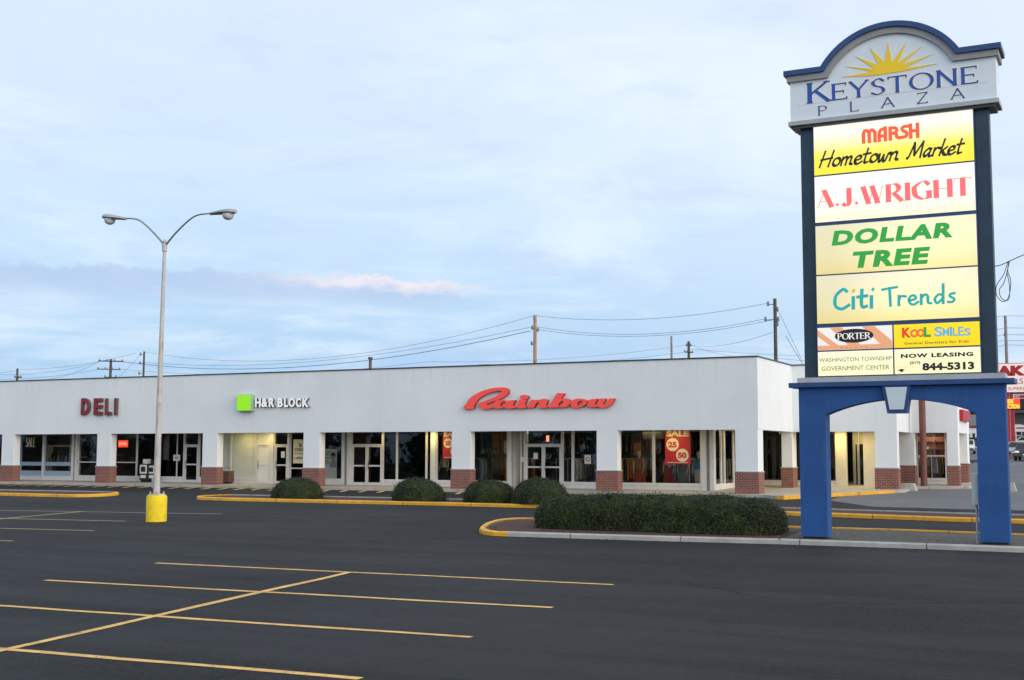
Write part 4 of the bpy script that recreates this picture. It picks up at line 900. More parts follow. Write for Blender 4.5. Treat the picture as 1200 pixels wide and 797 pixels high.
l = bpy.data.lights.new('shoe_shop_lamp', 'AREA'); l.size = 1.2; l.energy = 22; l.color = (1, .85, .65); lo = bpy.data.objects.new('shoe_shop_lamp', l); COL.objects.link(lo); lo.location = (5.0, 12.9, 2.9)
# deli furnishings
t = thing('display_shelf', 'shelf unit with a pale top rail and striped goods in the second deli window', 'shelf', (X(70), 3.2, FL)); xa, xb = at(55, 540, 3.2).x, at(82, 540, 3.2).x
mb = MB(); mb.box(xa, xb, 3.2, 3.6, FL, .25); mb.box(xa, xb, 3.2, 3.6, 2.15, 2.25); mb.box(xa, xa+.05, 3.2, 3.6, .25, 2.15); mb.box(xb-.05, xb, 3.2, 3.6, .25, 2.15); mb.box(xa+.05, xb-.05, 3.21, 3.6, 1.1, 1.15); obj('shelf_frame', mb, M['cream_print'], t)
for k in range(16): x = xa+.1+k*(xb-xa-.2)/16; obj('goods', MB().box(x, x+(xb-xa)/22, 3.24, 3.5, 1.152, 1.5+.25*((k*7) % 3)/2), cloth[(2, 5, 4, 2, 2, 4)[k % 6]], t)
# ------------------------------------------------------------------ the tall plaza sign
SX, SY = 9.03, -19.71; gb = gz(SY)+.10
P = thing('plaza_sign', 'tall blue pylon sign with arched base, lit panels and a pale KEYSTONE PLAZA header', 'sign', (SX, SY, gb))
def arcpts(hw, zs, zc, n=20):      # points of the flat arch from right to left
    r = (hw*hw+(zc-zs)**2)/(2*(zc-zs)); cz = zc-r; a = math.asin(hw/r)
    return [(SX+r*math.sin(a-2*a*i/n), cz+r*math.cos(a-2*a*i/n)) for i in range(n+1)]
crown = at(1051, 467.5, SY).z
loop = [(SX-2.5, gb+.05), (SX-1.82, gb+.05)]+arcpts(1.82, 2.79, crown)[::-1]+[(SX+1.82, gb+.05), (SX+2.5, gb+.05), (SX+2.5, 3.49), (SX-2.5, 3.49)]
ar = obj('arch_base', MB().poly_y([loop], SY, SY+.5), M['blue'], P)
for s in (-1, 1): obj('base_plate', MB().box(SX+s*2.16-.30, SX+s*2.16+.30, SY+.06, SY+.44, gb-.1, gb+.049), M['black'], P)
obj('ledge', MB().bbox(SX-2.73, SX+2.73, SY-.13, SY+.63, 3.492, 3.615, .008), M['blue_trim'], P)
obj('slab', MB().bbox(SX-2.52, SX+2.52, SY-.05, SY+.55, 3.617, 3.745, .008), M['slab'], P)
kz0, kz1 = at(1052, 484.1, SY-.1).z, 3.485; kx = SX+.0; kc = (at(1033.7, 455, SY-.1).x+at(1067, 455, SY-.1).x)/2; hb = (at(1063.7, 484, SY-.1).x-at(1040.9, 484, SY-.1).x)/2; ht = (at(1067, 455, SY-.1).x-at(1033.7, 455, SY-.1).x)/2
k = obj('keystone', MB().poly_y([[(kc-hb, kz0), (kc+hb, kz0), (kc+ht, kz1), (kc-ht, kz1)]], SY-.10, SY+.3), M['blue_trim'], P)
obj('keystone_face', MB().poly_y([[(kc-hb*.72, kz0+.09), (kc+hb*.72, kz0+.09), (kc+ht*.76, kz1-.035), (kc-ht*.76, kz1-.035)]], SY-.125, SY-.099), M['keystone'], k)
for s in (-1, 1): obj('column', MB().bbox(SX+s*2.17-.165, SX+s*2.17+.165, SY+.03, SY+.40, 3.745, 10.36, .006), M['steel'], P)
CB = obj('cabinet', MB().bbox(SX-2.0, SX+2.0, SY-.02, SY+.38, 3.747, 10.40, .006), M['cab_blue'], P)
LP = [(0, (1, .90, .42)), (.35, (1, .96, .68)), (1, (1, .985, .86))]
def lit(name, stops, s=1.0, lamp=None): return m_litpanel(name, stops, s*.79, lamp)
def panel(x0, x1, z0, z1, m, label): return tag_part(obj('tenant_panel', MB().box(SX+x0, SX+x1, SY-.045, SY-.018, z0, z1), m, P), label)
def tag_part(o, label): o['label'] = label; return o
PY = SY-.0455
def ink(name, c, e=.8): return mat(name, tuple(x*.25 for x in c), .4, emit=c, estr=e*.78)
IK = {'marsh': ink('backlit_red', (1, .12, .05), .85), 'wright': ink('backlit_rose', (1, .17, .18), .9), 'tree': ink('backlit_green', (.03, .38, .055), .85), 'teal': ink('backlit_teal', (.02, .42, .42), .85), 'black': mat('vinyl_black', (.02, .018, .03), .4), 'grey': mat('vinyl_grey', (.16, .14, .14), .5),
 'tan': ink('backlit_tan', (.88, .42, .22), .8), 'porterw': ink('backlit_white', (1, .97, .92), .8), 'kred': ink('backlit_scarlet', (.90, .05, .02), .8), 'kora': ink('backlit_orange', (1, .20, .05), .8), 'kgrn': ink('backlit_leaf', (.02, .42, .08), .8), 'kblu': ink('backlit_sky', (.12, .52, .95), .85), 'brown': mat('vinyl_brown', (.28, .12, .03), .5), 'dot': ink('backlit_amber', (.9, .48, .02), .8), 'ghost': ink('vinyl_faint', (.80, .55, .30), .8)}
def sp_text(par, txt, u0, v0, u1, v1, m, bold=.0, shear=0, name='lettering', dy=0.0, space=1.0):
    x0, z0, x1, z1 = px_box(u0, v0, u1, v1, SY-.045); return obj(name, put_text(MB(), txt, x0, z0, x1, z1, PY-.003-dy, .002, bold, shear, space), m, par)
def sp_pen(par, txt, u0, v0, u1, v1, m, table, wide, thin, **k):
    x0, z0, x1, z1 = px_box(u0, v0, u1, v1, SY-.045); return obj(k.pop('name', 'lettering'), strokes_text(MB(), txt, x0, z0, x1, z1, PY-k.pop('dy', .002), table, wide, thin, **k), m, par)
# grocery panel: white fading to yellow, as printed
p = panel(-1.97, 1.97, 9.03, 10.35, lit('yellow_print_panel', [(0, (1, .83, .03)), (.38, (1, .86, .10)), (.58, (1, .93, .48)), (.80, (1, .97, .84))], 1.0), 'topmost tenant panel, white fading to yellow')
sp_pen(p, 'MARSH', 1009.8, 144.3, 1077, 167, IK['marsh'], MARSH, .26, .24, nib=0.0, space=.02)
sp_pen(p, 'Hometown', 959.5, 168.6, 1052.8, 196.5, IK['black'], HAND, .22, .11, nib=.75, slant=.30, space=-.02, name='script_lettering')
sp_pen(p, 'Market', 1063, 161, 1127, 186.0, IK['black'], HAND, .22, .11, nib=.75, slant=.30, space=-.01, name='script_lettering')
p = panel(-1.97, 1.97, 7.78, 8.985, lit('white_lit_panel', [(0, (1, .93, .62)), (.3, (1, .97, .82)), (1, (1, .985, .90))], 1.02), 'white tenant panel with rose serif letters')
WR = {**CAPS, 'A': (.84, [('h', [(.04, 0), (.40, 1)]), S((.37, 1), (.74, 0)), S((.18, .34), (.62, .34))]), 'W': (1.14, [S((.08, 1), (.34, 0)), ('h', [(.36, 0), (.58, .9)]), S((.52, 1), (.78, 0)), ('h', [(.80, 0), (1.06, 1)])])}
sp_pen(p, 'A.J.WRIGHT', 957.5, 207.6, 1138, 243.8, IK['wright'], WR, .30, .038, nib=.12, serif=.13, space=.07)
p = panel(-1.97, 1.97, 6.41, 7.68, lit('cream_lit_panel', [(0, (1, .84, .36)), (.35, (1, .90, .52)), (1, (1, .93, .63))], 1.0, (.74, .5, .76, .75)), 'cream tenant panel with green slanted letters')
sp_text(p, 'DOLLAR', 974.5, 259.8, 1116, 288.4, IK['tree'], .052, .15, space=1.14); sp_text(p, 'TREE', 999.5, 289, 1090, 314.6, IK['tree'], .052, .15, name='lettering', space=1.14)
p = panel(-1.97, 1.97, 5.13, 6.37, lit('cream_lit_panel_low', [(0, (1, .83, .32)), (.35, (1, .90, .52)), (1, (1, .94, .68))], 1.0, (.70, .45, .76, .72)), 'cream tenant panel with handwritten teal letters')
sp_pen(p, 'Citi', 976.2, 337.2, 1025, 362.2, IK['teal'], {**HAND, 'i': HAND['*']}, .185, .165, space=.05)
sp_pen(p, 'Trends', 1034, 332.6, 1120.5, 358.6, IK['teal'], HAND, .155, .135, space=.06)
def dash(par, pts, wd, m, name):
    a, c = [at(u, v, SY-.045) for u, v in pts]; n = Vector((-(c.z-a.z), c.x-a.x)).normalized()*wd
    obj(name, MB().poly_y([[(a.x-n.x, a.z-n.y), (c.x-n.x, c.z-n.y), (c.x+n.x, c.z+n.y), (a.x+n.x, a.z+n.y)]], PY-.006, PY-.001), m, par)
dash(p, ((999.6, 343), (1001.2, 338.8)), .032, IK['dot'], 'letter_dot'); dash(p, ((1022.2, 341.2), (1023.8, 337.4)), .03, IK['teal'], 'letter_dot')
# four small panels
p = panel(-1.97, -.10, 4.44, 5.02, lit('paint_shop_panel', [(0, (.95, .90, .86)), (1, (1, .95, .93))], .85), 'small panel with tan stripes and a black oval')
X0, X1, Z0, Z1 = SX-1.97, SX-.10, 4.44, 5.02
def fr(fx, fz): return (X0+(X1-X0)*fx, Z0+(Z1-Z0)*fz)
mb = MB()
for pl_ in ([(0, .92), (0, .62), (.17, .20), (.28, .20)], [(.17, .99), (.33, .99), (.58, .20), (.41, .20)], [(.60, .99), (.77, .99), (.995, .32), (.995, .20), (.84, .20)], [(.002, .20), (.002, .005), (.998, .005), (.998, .20)]): mb.poly_y([[fr(*q_) for q_ in pl_]], PY-.002, PY+.0005)
obj('stripe', mb, IK['tan'], p)
c = at(1000.8, 393.5, PY); e1 = [(c.x+.485*math.cos(k*math.pi/20), c.z+.178*math.sin(k*math.pi/20)) for k in range(40)]; o = obj('oval', MB().poly_y([e1], PY-.006, PY-.001), IK['black'], p)
sp_pen(p, 'PORTER', 981.8, 389.6, 1019.8, 398.0, IK['porterw'], CAPS, .21, .07, serif=.09, nib=.1, dy=.010, dz=.0004); sp_text(p, 'PAINTS', 985.9, 405.8, 1016.4, 408.4, IK['brown'], space=2.6, dy=.003)
p = panel(-1.97, -.10, 3.78, 4.40, lit('plain_cream_panel', [(0, (1, .95, .56)), (1, (1, .96, .66))], .98), 'small cream panel with two thin grey lines of capitals')
sp_text(p, 'WASHINGTON TOWNSHIP', 960, 417.2, 1044.9, 424.6, IK['grey']); sp_text(p, 'GOVERNMENT CENTER', 963.1, 427.4, 1042.3, 434.8, IK['grey'])
p = panel(-.06, 1.97, 4.44, 5.02, lit('yellow_lit_panel', [(0, (1, .70, .005)), (1, (1, .74, .01))], .98), 'small bright yellow dentist panel')
for ch, a, c_, m, dv in (('K', 1057.6, 1067.2, 'kred', 0), ('O', 1067.2, 1075.6, 'kora', -2.4), ('O', 1075.4, 1082.8, 'kora', -2.0), ('L', 1083, 1090.2, 'kgrn', 0)):
    for m2, gr, dy in ((IK['black'], .35, 0), (IK[m], 0, .003)): sp_text(p, ch, a-gr, 384.2-dv*.9-(a-1057)*.03-gr, c_+gr, 395.6-(a-1057)*.03+gr, m2, .05, 0, 'lettering' if gr == 0 else 'letter_outline', dy)
for i, (ch, a, c_) in enumerate((('S', 1095.6, 1103.6), ('M', 1105.4, 1111.6), ('I', 1113.7, 1115.4), ('L', 1117.6, 1121.6), ('E', 1123.6, 1128.6), ('S', 1130.4, 1137))):
    up = (1.1, 0, 1.0, .2, 1.2, -.6)[i]
    for m2, gr, dy in ((IK['black'], .35, 0), (IK['kblu'], 0, .003)): sp_text(p, ch, a-gr, 384.4-up-gr, c_+gr, 394.2-(a-1095)*.03+gr*.6, m2, .02, 0, 'lettering' if gr == 0 else 'letter_outline', dy)
sp_text(p, 'General Dentistry for Kids', 1059.8, 398.2, 1135.4, 405, IK['brown'], .02, space=1.1)
p = panel(-.06, 1.97, 3.78, 4.40, lit('plain_cream_panel_right', [(0, (1, .95, .54)), (1, (1, .96, .62))], .98), 'small cream leasing panel with black letters and a phone number')
sp_text(p, 'NOW LEASING', 1055.7, 412.2, 1140.3, 419.9, IK['black'], .05, space=1.15); sp_text(p, '844-5313', 1080.9, 423.7, 1141.6, 434.5, IK['black'], .05); sp_text(p, '(317)', 1066.3, 423.3, 1078.5, 427.6, IK['brown'], .05); sp_text(p, 'Sitehawk', 1051.4, 428.4, 1071, 431.6, IK['ghost'], space=1.3)
hk = [(0, .6), (.25, .8), (.5, .95), (.8, .8), (1, .95), (.85, .55), (.7, .5), (.8, .2), (.6, .3), (.45, .0), (.4, .35), (.2, .45)]; x0, z0, x1, z1 = px_box(1052.2, 431.9, 1060.6, 437, SY-.045)
obj('bird_emblem', MB().poly_y([[(x0+(x1-x0)*a, z0+(z1-z0)*b_) for a, b_ in hk]], PY-.004, PY), IK['black'], p)
# header with the swept top
HY, HB = SY-.12, SY+.62; AC = 10.76
def outline(o, hw, n=28):
    z = 11.86-o; r = 2.04-o; a = math.acos((z-AC)/r); return [(SX+hw, z)]+[(SX+r*math.sin(a-2*a*i/n), AC+r*math.cos(a-2*a*i/n)) for i in range(n+1)]+[(SX-hw, z)]
H = obj('header', MB().poly_y([[(SX-2.55, 10.50), (SX+2.55, 10.50)]+outline(.20, 2.55)], HY, HB), M['hdr'], P)
def lip(name, o0, o1, hw, y0, m):
    a = outline(o0, hw); c = outline(o1, hw)
    obj(name, MB().poly_y([a+c[::-1]], y0, HB+.12-(HY-y0)*0), m, H)
lip('navy_coping', 0, .135, 2.69, HY-.14, M['blue_trim']); lip('grey_moulding', .137, .30, 2.62, HY-.075, M['grey_band'])
obj('bottom_band', MB().bbox(SX-2.60, SX+2.60, HY-.07, HB+.07, 10.385, 10.498, .006), M['slab'], H); obj('underside', MB().box(SX-2.5, SX+2.5, HY, HB, 10.31, 10.384), M['lamp_dark'], H)
def hd_pen(txt, u0, v0, u1, v1, wide, thin, edge, serif, **k):
    x0, z0, x1, z1 = px_box(u0, v0, u1, v1, HY)
    if edge: obj('letter_outline', strokes_text(MB(), txt, x0, z0, x1, z1, HY-.0005, CAPS, wide, thin, serif=serif, grow=edge, dz=.0004, **k), M['cream_edge'], H)
    obj('lettering', strokes_text(MB(), txt, x0, z0, x1, z1, HY-.006, CAPS, wide, thin, serif=serif, dz=.0006, **k), M['navy'] if k.get('nib', 0) else M['navy'], H)
hd_pen('K', 945.2, 95.4, 970.6, 121.0, .24, .085, .024, .08, nib=.1)
hd_pen('EYSTONE', 974.3, 77.4, 1145.6, 117.6, .21, .085, .028, .06, nib=.15, space=.10)
for ch, u0, u1, v0, v1 in (('P', 958.2, 969.6, 123.6, 135.6), ('L', 995.8, 1006.2, 118.4, 131), ('A', 1033, 1048.4, 113.4, 126.4), ('Z', 1074.8, 1087.2, 108, 121.6), ('A', 1114.4, 1130.6, 103.0, 116.4)): hd_pen(ch, u0, v0, u1, v1, .17, .085, .020, .05, nib=.12)
obj('panel_joint', MB().box(SX-2.35, SX+2.35, HY-.0025, HY-.0002, 10.925, 10.932), M['slab'], H)
tips = [(345,360),(362,310),(408,262),(478,224),(562,200),(650,196),(722,215),(772,253),(790,298)]; val = [(490,334),(500,322),(518,305),(546,292),(580,291),(606,294),(624,302),(634,318)]
def zc(x, y): q_ = at(900+x/3.987, y/3.987, HY); return (q_.x, q_.z)
lp = [zc(488, 354)]
for i, t_ in enumerate(tips):
    lp.append(zc(*t_))
    if i < 8: lp.append(zc(*val[i]))
lp += [zc(640, 332)]
obj('sun_emblem', MB().poly_y([lp[::-1]], HY-.014, HY-.0005), M['gold'], H)
# electrical box on the right leg, with its conduit
x0 = SX+1.82; o = obj('electrical_box', MB().bbox(x0-.16, x0-.004, SY+.06, SY+.40, at(1140, 592, SY).z, at(1140, 555, SY).z, .01), M['box_grey'], P)
obj('conduit', MB().tube([(x0-.07, SY+.2, at(1140, 592, SY).z), (x0-.07, SY+.2, gb-.03)], .03, 8), M['box_grey'], o)
# slack overhead cable fixed to the right column
tag(obj('overhead_cable', MB().tube([(SX+2.30, SY+.2, at(1160, 312, SY).z)]+[tuple(at(u, v, SY+.3)) for u, v in catmull([(1166, 312), (1173, 310.5), (1183, 306), (1200, 298.5), (1230, 287), (1330, 262), (1480, 232)], 5)], .012, 5).tube([tuple(at(u, v, SY+.3)) for u, v in catmull([(1181, 307), (1176, 322), (1168, 334), (1168, 346), (1175, 353.5), (1182, 348), (1184.5, 330), (1181, 318), (1182, 307)], 5)], .010, 5).tube([tuple(at(u, v, SY+.34)) for u, v in catmull([(1183, 306), (1177, 330), (1171, 340), (1174, 350), (1182, 351), (1183, 335), (1180, 320)], 5)], .010, 5), M['wire']), 'slack looped black cable hanging from the right side of the plaza sign', 'cable')

# ------------------------------------------------------------------ parking lot lamp
lb = ground(183, 611); lx, ly, lz = lb
L = thing('parking_lot_lamp', 'tall rusty white lamp post with two curved arms on a round yellow concrete base', 'lamp post', (lx, ly, lz))
zt = at(183, 580.3, ly).z; r0 = .335
mb = MB(); mb.lathe((lx, ly, lz-.05), [(r0, 0), (r0, zt-lz-.01), (r0-.03, zt-lz+.05)], 40); obj('concrete_base', mb, M['yellow_base'], L, True)
ptop = at(193, 287, ly); tilt = Vector((.02, 0)); z0 = zt
mb = MB(); mb.bbox(lx-.19, lx+.19, ly-.19, ly+.19, z0, z0+.045, .006); pf = obj('base_flange', mb, M['pole'], L)
mb = MB()
for sx_ in (-.15, .15):
    for sy_ in (-.15, .15): mb.tube([(lx+sx_, ly+sy_, z0+.045), (lx+sx_, ly+sy_, z0+.12)], .03, 6)
obj('anchor_bolt', mb, M['lamp_head'], pf)
tx = ptop.x; zp = ptop.z
obj('pole', MB().tube([(lx-.02, ly, z0+.04), (lx-.02+(tx-lx)*.5, ly, (z0+zp)/2), (tx, ly, zp)], [.112, .082, .050], 16), M['pole'], L, True)
hh = at(180.6, 566, ly-.1); obj('hand_hole_cover', MB().bbox(lx-.16, lx-.07, ly-.11, ly-.02, hh.z-.17, hh.z+.17, .03), M['lamp_head'], L)
obj('finial', MB().lathe((tx, ly, zp), [(.085, -.22), (.085, .02), (.05, .04), (.07, .09), (.07, .13), (.02, .19)], 14), M['pole'], L, True)
def head(tip, inner, arm_px, lens_u):
    pts = [at(u, v, ly) for u, v in arm_px]; obj('arm', MB().tube([tuple(p) for p in catmull(pts, 5)], [.034-.010*i/((len(pts)-1)*5) for i in range((len(pts)-1)*5+1)], 8), M['arm'], L, True)
    a, c = at(*inner, ly), at(*tip, ly); d = (c-a); n = 9; vs = []; fs = []; m = 12
    for i in range(n+1):
        t_ = i/n; w_ = (.06+.15*min(1, t_*2.2))*(1 if t_ < .85 else max(.25, 1-(t_-.85)*4.5)); up = .05+.07*min(1, t_*1.6)*(1 if t_ < .85 else 1-(t_-.85)*4); ctr = a+d*t_
        for k in range(m): an = 2*math.pi*k/m; vs.append((ctr.x, ctr.y+w_*math.cos(an), ctr.z+(up*math.sin(an) if math.sin(an) > 0 else .05*math.sin(an))))
    for i in range(n):
        for k in range(m): fs.append((i*m+k, i*m+(k+1) % m, (i+1)*m+(k+1) % m, (i+1)*m+k))
    fs += [tuple(range(m-1, -1, -1)), tuple(range(n*m, (n+1)*m))]
    hd = obj('lamp_head', MB().add(vs, fs), M['lamp_head'], L, True)
    lc = a+d*.70; obj('reflector', MB().lathe((lc.x-d.x*.06, lc.y, lc.z), [(.10, -.10), (.16, -.05), (.17, -.035)], 16), M['lamp_dark'], hd, True)
    obj('lens', MB().lathe((lc.x, lc.y, lc.z-.05), [(.07, -.19), (.14, -.155), (.185, -.085), (.19, -.0)], 18), mat('lamp_lens', (.55, .60, .62), .15, var=.2, vscale=12), hd, True)
head((121, 254.5), (147.5, 256.5), [(192.3, 287), (184, 277), (171, 264), (161, 257.3), (147, 255.8)], 0); head((276.5, 248.5), (246.5, 250.5), [(194.5, 287), (206, 273), (221, 258.5), (232, 252), (247, 250.2)], 0)

# ------------------------------------------------------------------ hedge and shrubs
def leaf_mesh(name, pts, nrm, size, m, parent=None, seed=0, aspect=.55, core=None, core_mat=None):
    rs = np.random.RandomState(seed); n = len(pts); nr = nrm+rs.normal(0, .40, (n, 3)); nr /= np.linalg.norm(nr, axis=1)[:, None]
    r = rs.normal(0, 1, (n, 3)); t = np.cross(nr, r); t /= np.linalg.norm(t, axis=1)[:, None]; b_ = np.cross(nr, t); s = size*rs.uniform(.6, 1.35, n)[:, None]
    off = np.array(root_of(parent).location) if parent else np.zeros(3); pp = pts-off
    V = np.stack([pp-t*s, pp+b_*s*aspect, pp+t*s, pp-b_*s*aspect], 1).reshape(-1, 3); F = np.arange(4*n).reshape(-1, 4)
    nv = len(V); vs = V; fs = F.ravel(); cnt = [4]*n
    me = bpy.data.meshes.new(name)
    if core is not None:
        cv = np.array(core.v)-off; vs = np.concatenate([V, cv]); extra = [[i+nv for i in f] for f in core.f]; fs = np.concatenate([F.ravel(), np.array([i for f in extra for i in f])]); cnt = cnt+[len(f) for f in extra]
    me.vertices.add(len(vs)); me.vertices.foreach_set('co', vs.astype(np.float32).ravel()); me.loops.add(len(fs)); me.loops.foreach_set('vertex_index', fs.astype(np.int32))
    me.polygons.add(len(cnt)); st = np.concatenate([[0], np.cumsum(cnt)[:-1]]); me.polygons.foreach_set('loop_start', st.astype(np.int32)); me.polygons.foreach_set('loop_total', np.array(cnt, np.int32))
    me.materials.append(m)
    if core is not None: me.materials.append(core_mat or M['core']); me.polygons.foreach_set('material_index', np.array([0]*n+[1]*(len(cnt)-n), np.int32))
    me.update(calc_edges=True); me.validate(); o = bpy.data.objects.new(name, me); COL.objects.link(o); o.parent = parent; return o
def lumps(P_, rs, k, amp):
    o = np.zeros(len(P_))
    for i in range(k): f = rs.normal(0, 1, 3)*rs.uniform(.7, 3.0); o += np.sin(P_@f+rs.uniform(0, 6.3))
    return amp*o/math.sqrt(k)
def grid_dome(fn, nu, nv):
    mb = MB(); vs = [fn(i/nu*2*math.pi, j/nv) for j in range(nv+1) for i in range(nu)]; fs = [(j*nu+i, j*nu+(i+1) % nu, (j+1)*nu+(i+1) % nu, (j+1)*nu+i) for j in range(nv) for i in range(nu)]; fs.append(tuple(range(nv*nu, (nv+1)*nu)))
    return mb.add(vs, fs)
def shrub(name, label, cx, cy, rx, ry, hz, m, n, seed, size, pw=2.4, flat=2.0, group=None, cat='shrub'):
    """clipped shrub: leaves over a lumpy super-ellipsoid with a dark twiggy heart"""
    z0 = gz(cy)+.10; rs = np.random.RandomState(seed); ar = np.array([2*rx*hz, 2*rx*hz, 2*ry*hz, 2*ry*hz, 4*rx*ry]); fc = rs.choice(5, n, p=ar/ar.sum()); d = np.stack([rs.uniform(-rx, rx, n), rs.uniform(-ry, ry, n), rs.uniform(-.02, hz, n)], -1)
    for i_, (ax, val) in enumerate(((1, -ry), (1, ry), (0, -rx), (0, rx), (2, hz))): d[fc == i_, ax] = val
    def sgnp(c, p): return np.sign(c)*np.abs(c)**(2/p)
    def surf(a, e, k=1.0): ce = np.abs(np.cos(e))**(2/flat)*1.0; return np.stack([rx*k*ce*sgnp(np.cos(a), pw), ry*k*ce*sgnp(np.sin(a), pw), hz*k*sgnp(np.sin(e), flat)], -1)
    F_ = ((np.abs(d[:, 0]/rx)**pw+np.abs(d[:, 1]/ry)**pw)**(flat/pw)+np.abs(d[:, 2]/hz)**flat)**(1/flat); Q = d/F_[:, None]; nrm = np.sign(Q)*np.stack([np.abs(Q[:, 0]/rx)**(pw-1)/rx, np.abs(Q[:, 1]/ry)**(pw-1)/ry, np.abs(Q[:, 2]/hz)**(flat-1)/hz], -1); nrm /= np.linalg.norm(nrm, axis=1)[:, None]+1e-9
    dep = np.abs(rs.normal(0, .05, n))*(1+1.0*(rs.rand(n) < .15)); lu = lumps(Q, rs, 9, .055)
    P_ = Q+nrm*(lu-dep+.02)[:, None]; stray = rs.rand(n) < .08; P_[stray] += nrm[stray]*rs.uniform(.01, .10, (stray.sum(), 1)); P_[:, 2] = np.maximum(P_[:, 2], .03); P_ += np.array([cx, cy, z0])
    kx = 1-.10/min(rx, ry)
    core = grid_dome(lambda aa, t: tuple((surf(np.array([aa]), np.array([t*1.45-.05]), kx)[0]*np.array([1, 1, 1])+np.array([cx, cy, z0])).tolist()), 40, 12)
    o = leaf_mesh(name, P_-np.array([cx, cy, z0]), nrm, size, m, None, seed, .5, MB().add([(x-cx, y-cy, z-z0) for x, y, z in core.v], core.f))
    o.location = (cx, cy, z0); return tag(o, label, cat, group)
hl, hr = at(631, 600, -18.9).x, at(914, 605, -18.9).x; htop = at(765, 581, -18.6).z
shrub('hedge', 'long clipped dark green hedge in the island left of the plaza sign', (hl+hr)/2, -18.55, (hr-hl)/2, 1.05, htop-gz(-18.55)-.10, M['hedge'], 105000, 11, .027, 5.0, 4.4, None, 'hedge')
for u0, u1, v0, yb, lab, sd in ((319, 378, 559.5, -8.6, 'leftmost rounded shrub, in front of the pier at the glass office door', 21), (460, 522.5, 561, -8.5, 'rounded shrub in front of the empty dark shop window', 22), (542, 606, 561.5, -8.5, 'rounded shrub in front of the left clothing shop window', 23), (600, 669, 562, -8.75, 'rounded shrub with a brown patch, in front of the clothing shop doors', 24)):
    a, c = at(u0, 575, yb), at(u1, 575, yb); zt_ = at((u0+u1)/2, v0, yb).z
    shrub('rounded_shrub', lab, (a.x+c.x)/2, yb, (c.x-a.x)/2*.86, min(1.0, (c.x-a.x)/2*.82), zt_-gz(yb)-.10, M['bush'], 24000, sd, .030, 2.1, 2.05, 'rounded shrubs in the planting island')
# ------------------------------------------------------------------ utility poles and wires
def upole(u, vtop, y, r, m, label, arms=(), drum=None, extra=None):
    p = at(u, vtop, y); b0 = gz(y); t = thing('utility_pole', label, 'utility pole', (p.x, y, b0), 'utility poles behind the shops')
    obj('pole', MB().tube([(p.x, y, b0-.3), (p.x, y, p.z)], [r*1.25, r], 12), m, t, True)
    for (ua, ub, v, mm) in arms:
        a, c = at(ua, v, y-.12), at(ub, v+.6, y-.12); obj('crossarm', MB().tube([tuple(a), tuple(c)], .07, 6), mm, t)
        for k in range(4): q_ = a.lerp(c, .04+.92*k/3); obj('insulator', MB().lathe(tuple(q_), [(.04, .05), (.09, .10), (.05, .14), (.09, .18), (.03, .26)], 8), M['insul'], t)
    for (uu, vv) in (extra or []):
        q_ = at(uu, vv, y); mb = MB(); mb.tube([(p.x, y, q_.z-.1), (q_.x, y, q_.z-.1)], .035, 6); obj('bracket', mb, M['insul'], t); obj('insulator', MB().lathe((q_.x, q_.y, q_.z-.2), [(.05, 0), (.12, .06), (.06, .12), (.12, .18), (.06, .24), (.10, .30), (.04, .36)], 8), M['insul'], t)
    if drum: q_ = at(*drum, y); obj('transformer', MB().lathe((q_.x, q_.y-.35, q_.z-.5), [(.24, 0), (.27, .05), (.27, .8), (.24, .9), (.08, .95), (.05, 1.1)], 14), M['insul'], t, True)
    return p
upole(20.5, 432, 60, .13, M['wood_dark'], 'short far pole at the left edge above the strip roof', [(17, 25, 442, M['wood_dark'])])
upole(130, 421, 60, .15, M['wood_dark'], 'dark pole with two crossarms above the DELI letters', [(115.5, 144.5, 423, M['wood_dark']), (114, 141, 432.5, M['wood_grey'])], extra=[(123, 441), (136, 441)])
upole(169, 412, 60, .11, M['wood_dark'], 'plain dark pole just left of the lamp post', extra=[(164.5, 414.5), (164, 425), (163, 437)])
upole(627, 369.5, 45, .145, M['wood_pale'], 'pale new wooden pole above the Rainbow letters', extra=[(623.5, 383.5), (630.5, 386), (626, 371.5), (623, 402)])
upole(786.8, 394, 90, .12, M['wood_grey'], 'thin whitish pole beside a dark pole behind the roof')
upole(807, 400, 90, .15, M['wood_dark'], 'short dark pole with a crossarm right of the thin whitish pole', [(802, 812, 412.5, M['wood_dark'])], extra=[(804.5, 404), (809.5, 404)])
upole(908, 350, 40, .125, M['wood_dark'], 'tall dark grey pole above the corner of the strip', [], extra=[(900, 355.5), (897, 373.5), (912, 373.5), (911, 362), (911, 379)])
upole(1178, 370, 110, .17, M['wood_grey'], 'thin distant pole right of the plaza sign', extra=[(1179.5, 384), (1177, 392), (1179.5, 404)])
WG = 'overhead wires behind the shops'
def wire(a, c, sag, label, r=.015, n=14):
    A, Bp = at(*a), at(*c); pts = [A.lerp(Bp, i/n)-Vector((0, 0, sag*4*(i/n)*(1-i/n))) for i in range(n+1)]
    tag(obj('power_line', MB().tube([tuple(p) for p in pts], r, 5), M['wire']), label, 'wire', WG)
wire((169, 412.5, 60), (626, 370, 45), 2.3, 'long top wire sagging from the lamp post area up to the pale wooden pole'); wire((166, 424.5, 60), (621.5, 383.5, 45), 1.5, 'middle wire rising to the pale wooden pole from the left')
wire((145, 424, 60), (621, 388, 45), 1.9, 'lower wire rising to the pale wooden pole from the two-arm pole', .026); wire((140, 432.5, 60), (500, 424, 60), 1.0, 'low wire running right from the lower crossarm of the two-arm pole')
wire((627, 370, 45), (899, 355.5, 40), .75, 'topmost wire between the pale pole and the tall dark pole'); wire((629, 383, 45), (898, 373.5, 40), .9, 'upper of the paired wires between the pale pole and the tall dark pole'); wire((629, 386, 45), (905, 375, 40), .9, 'lower of the paired wires between the pale pole and the tall dark pole')
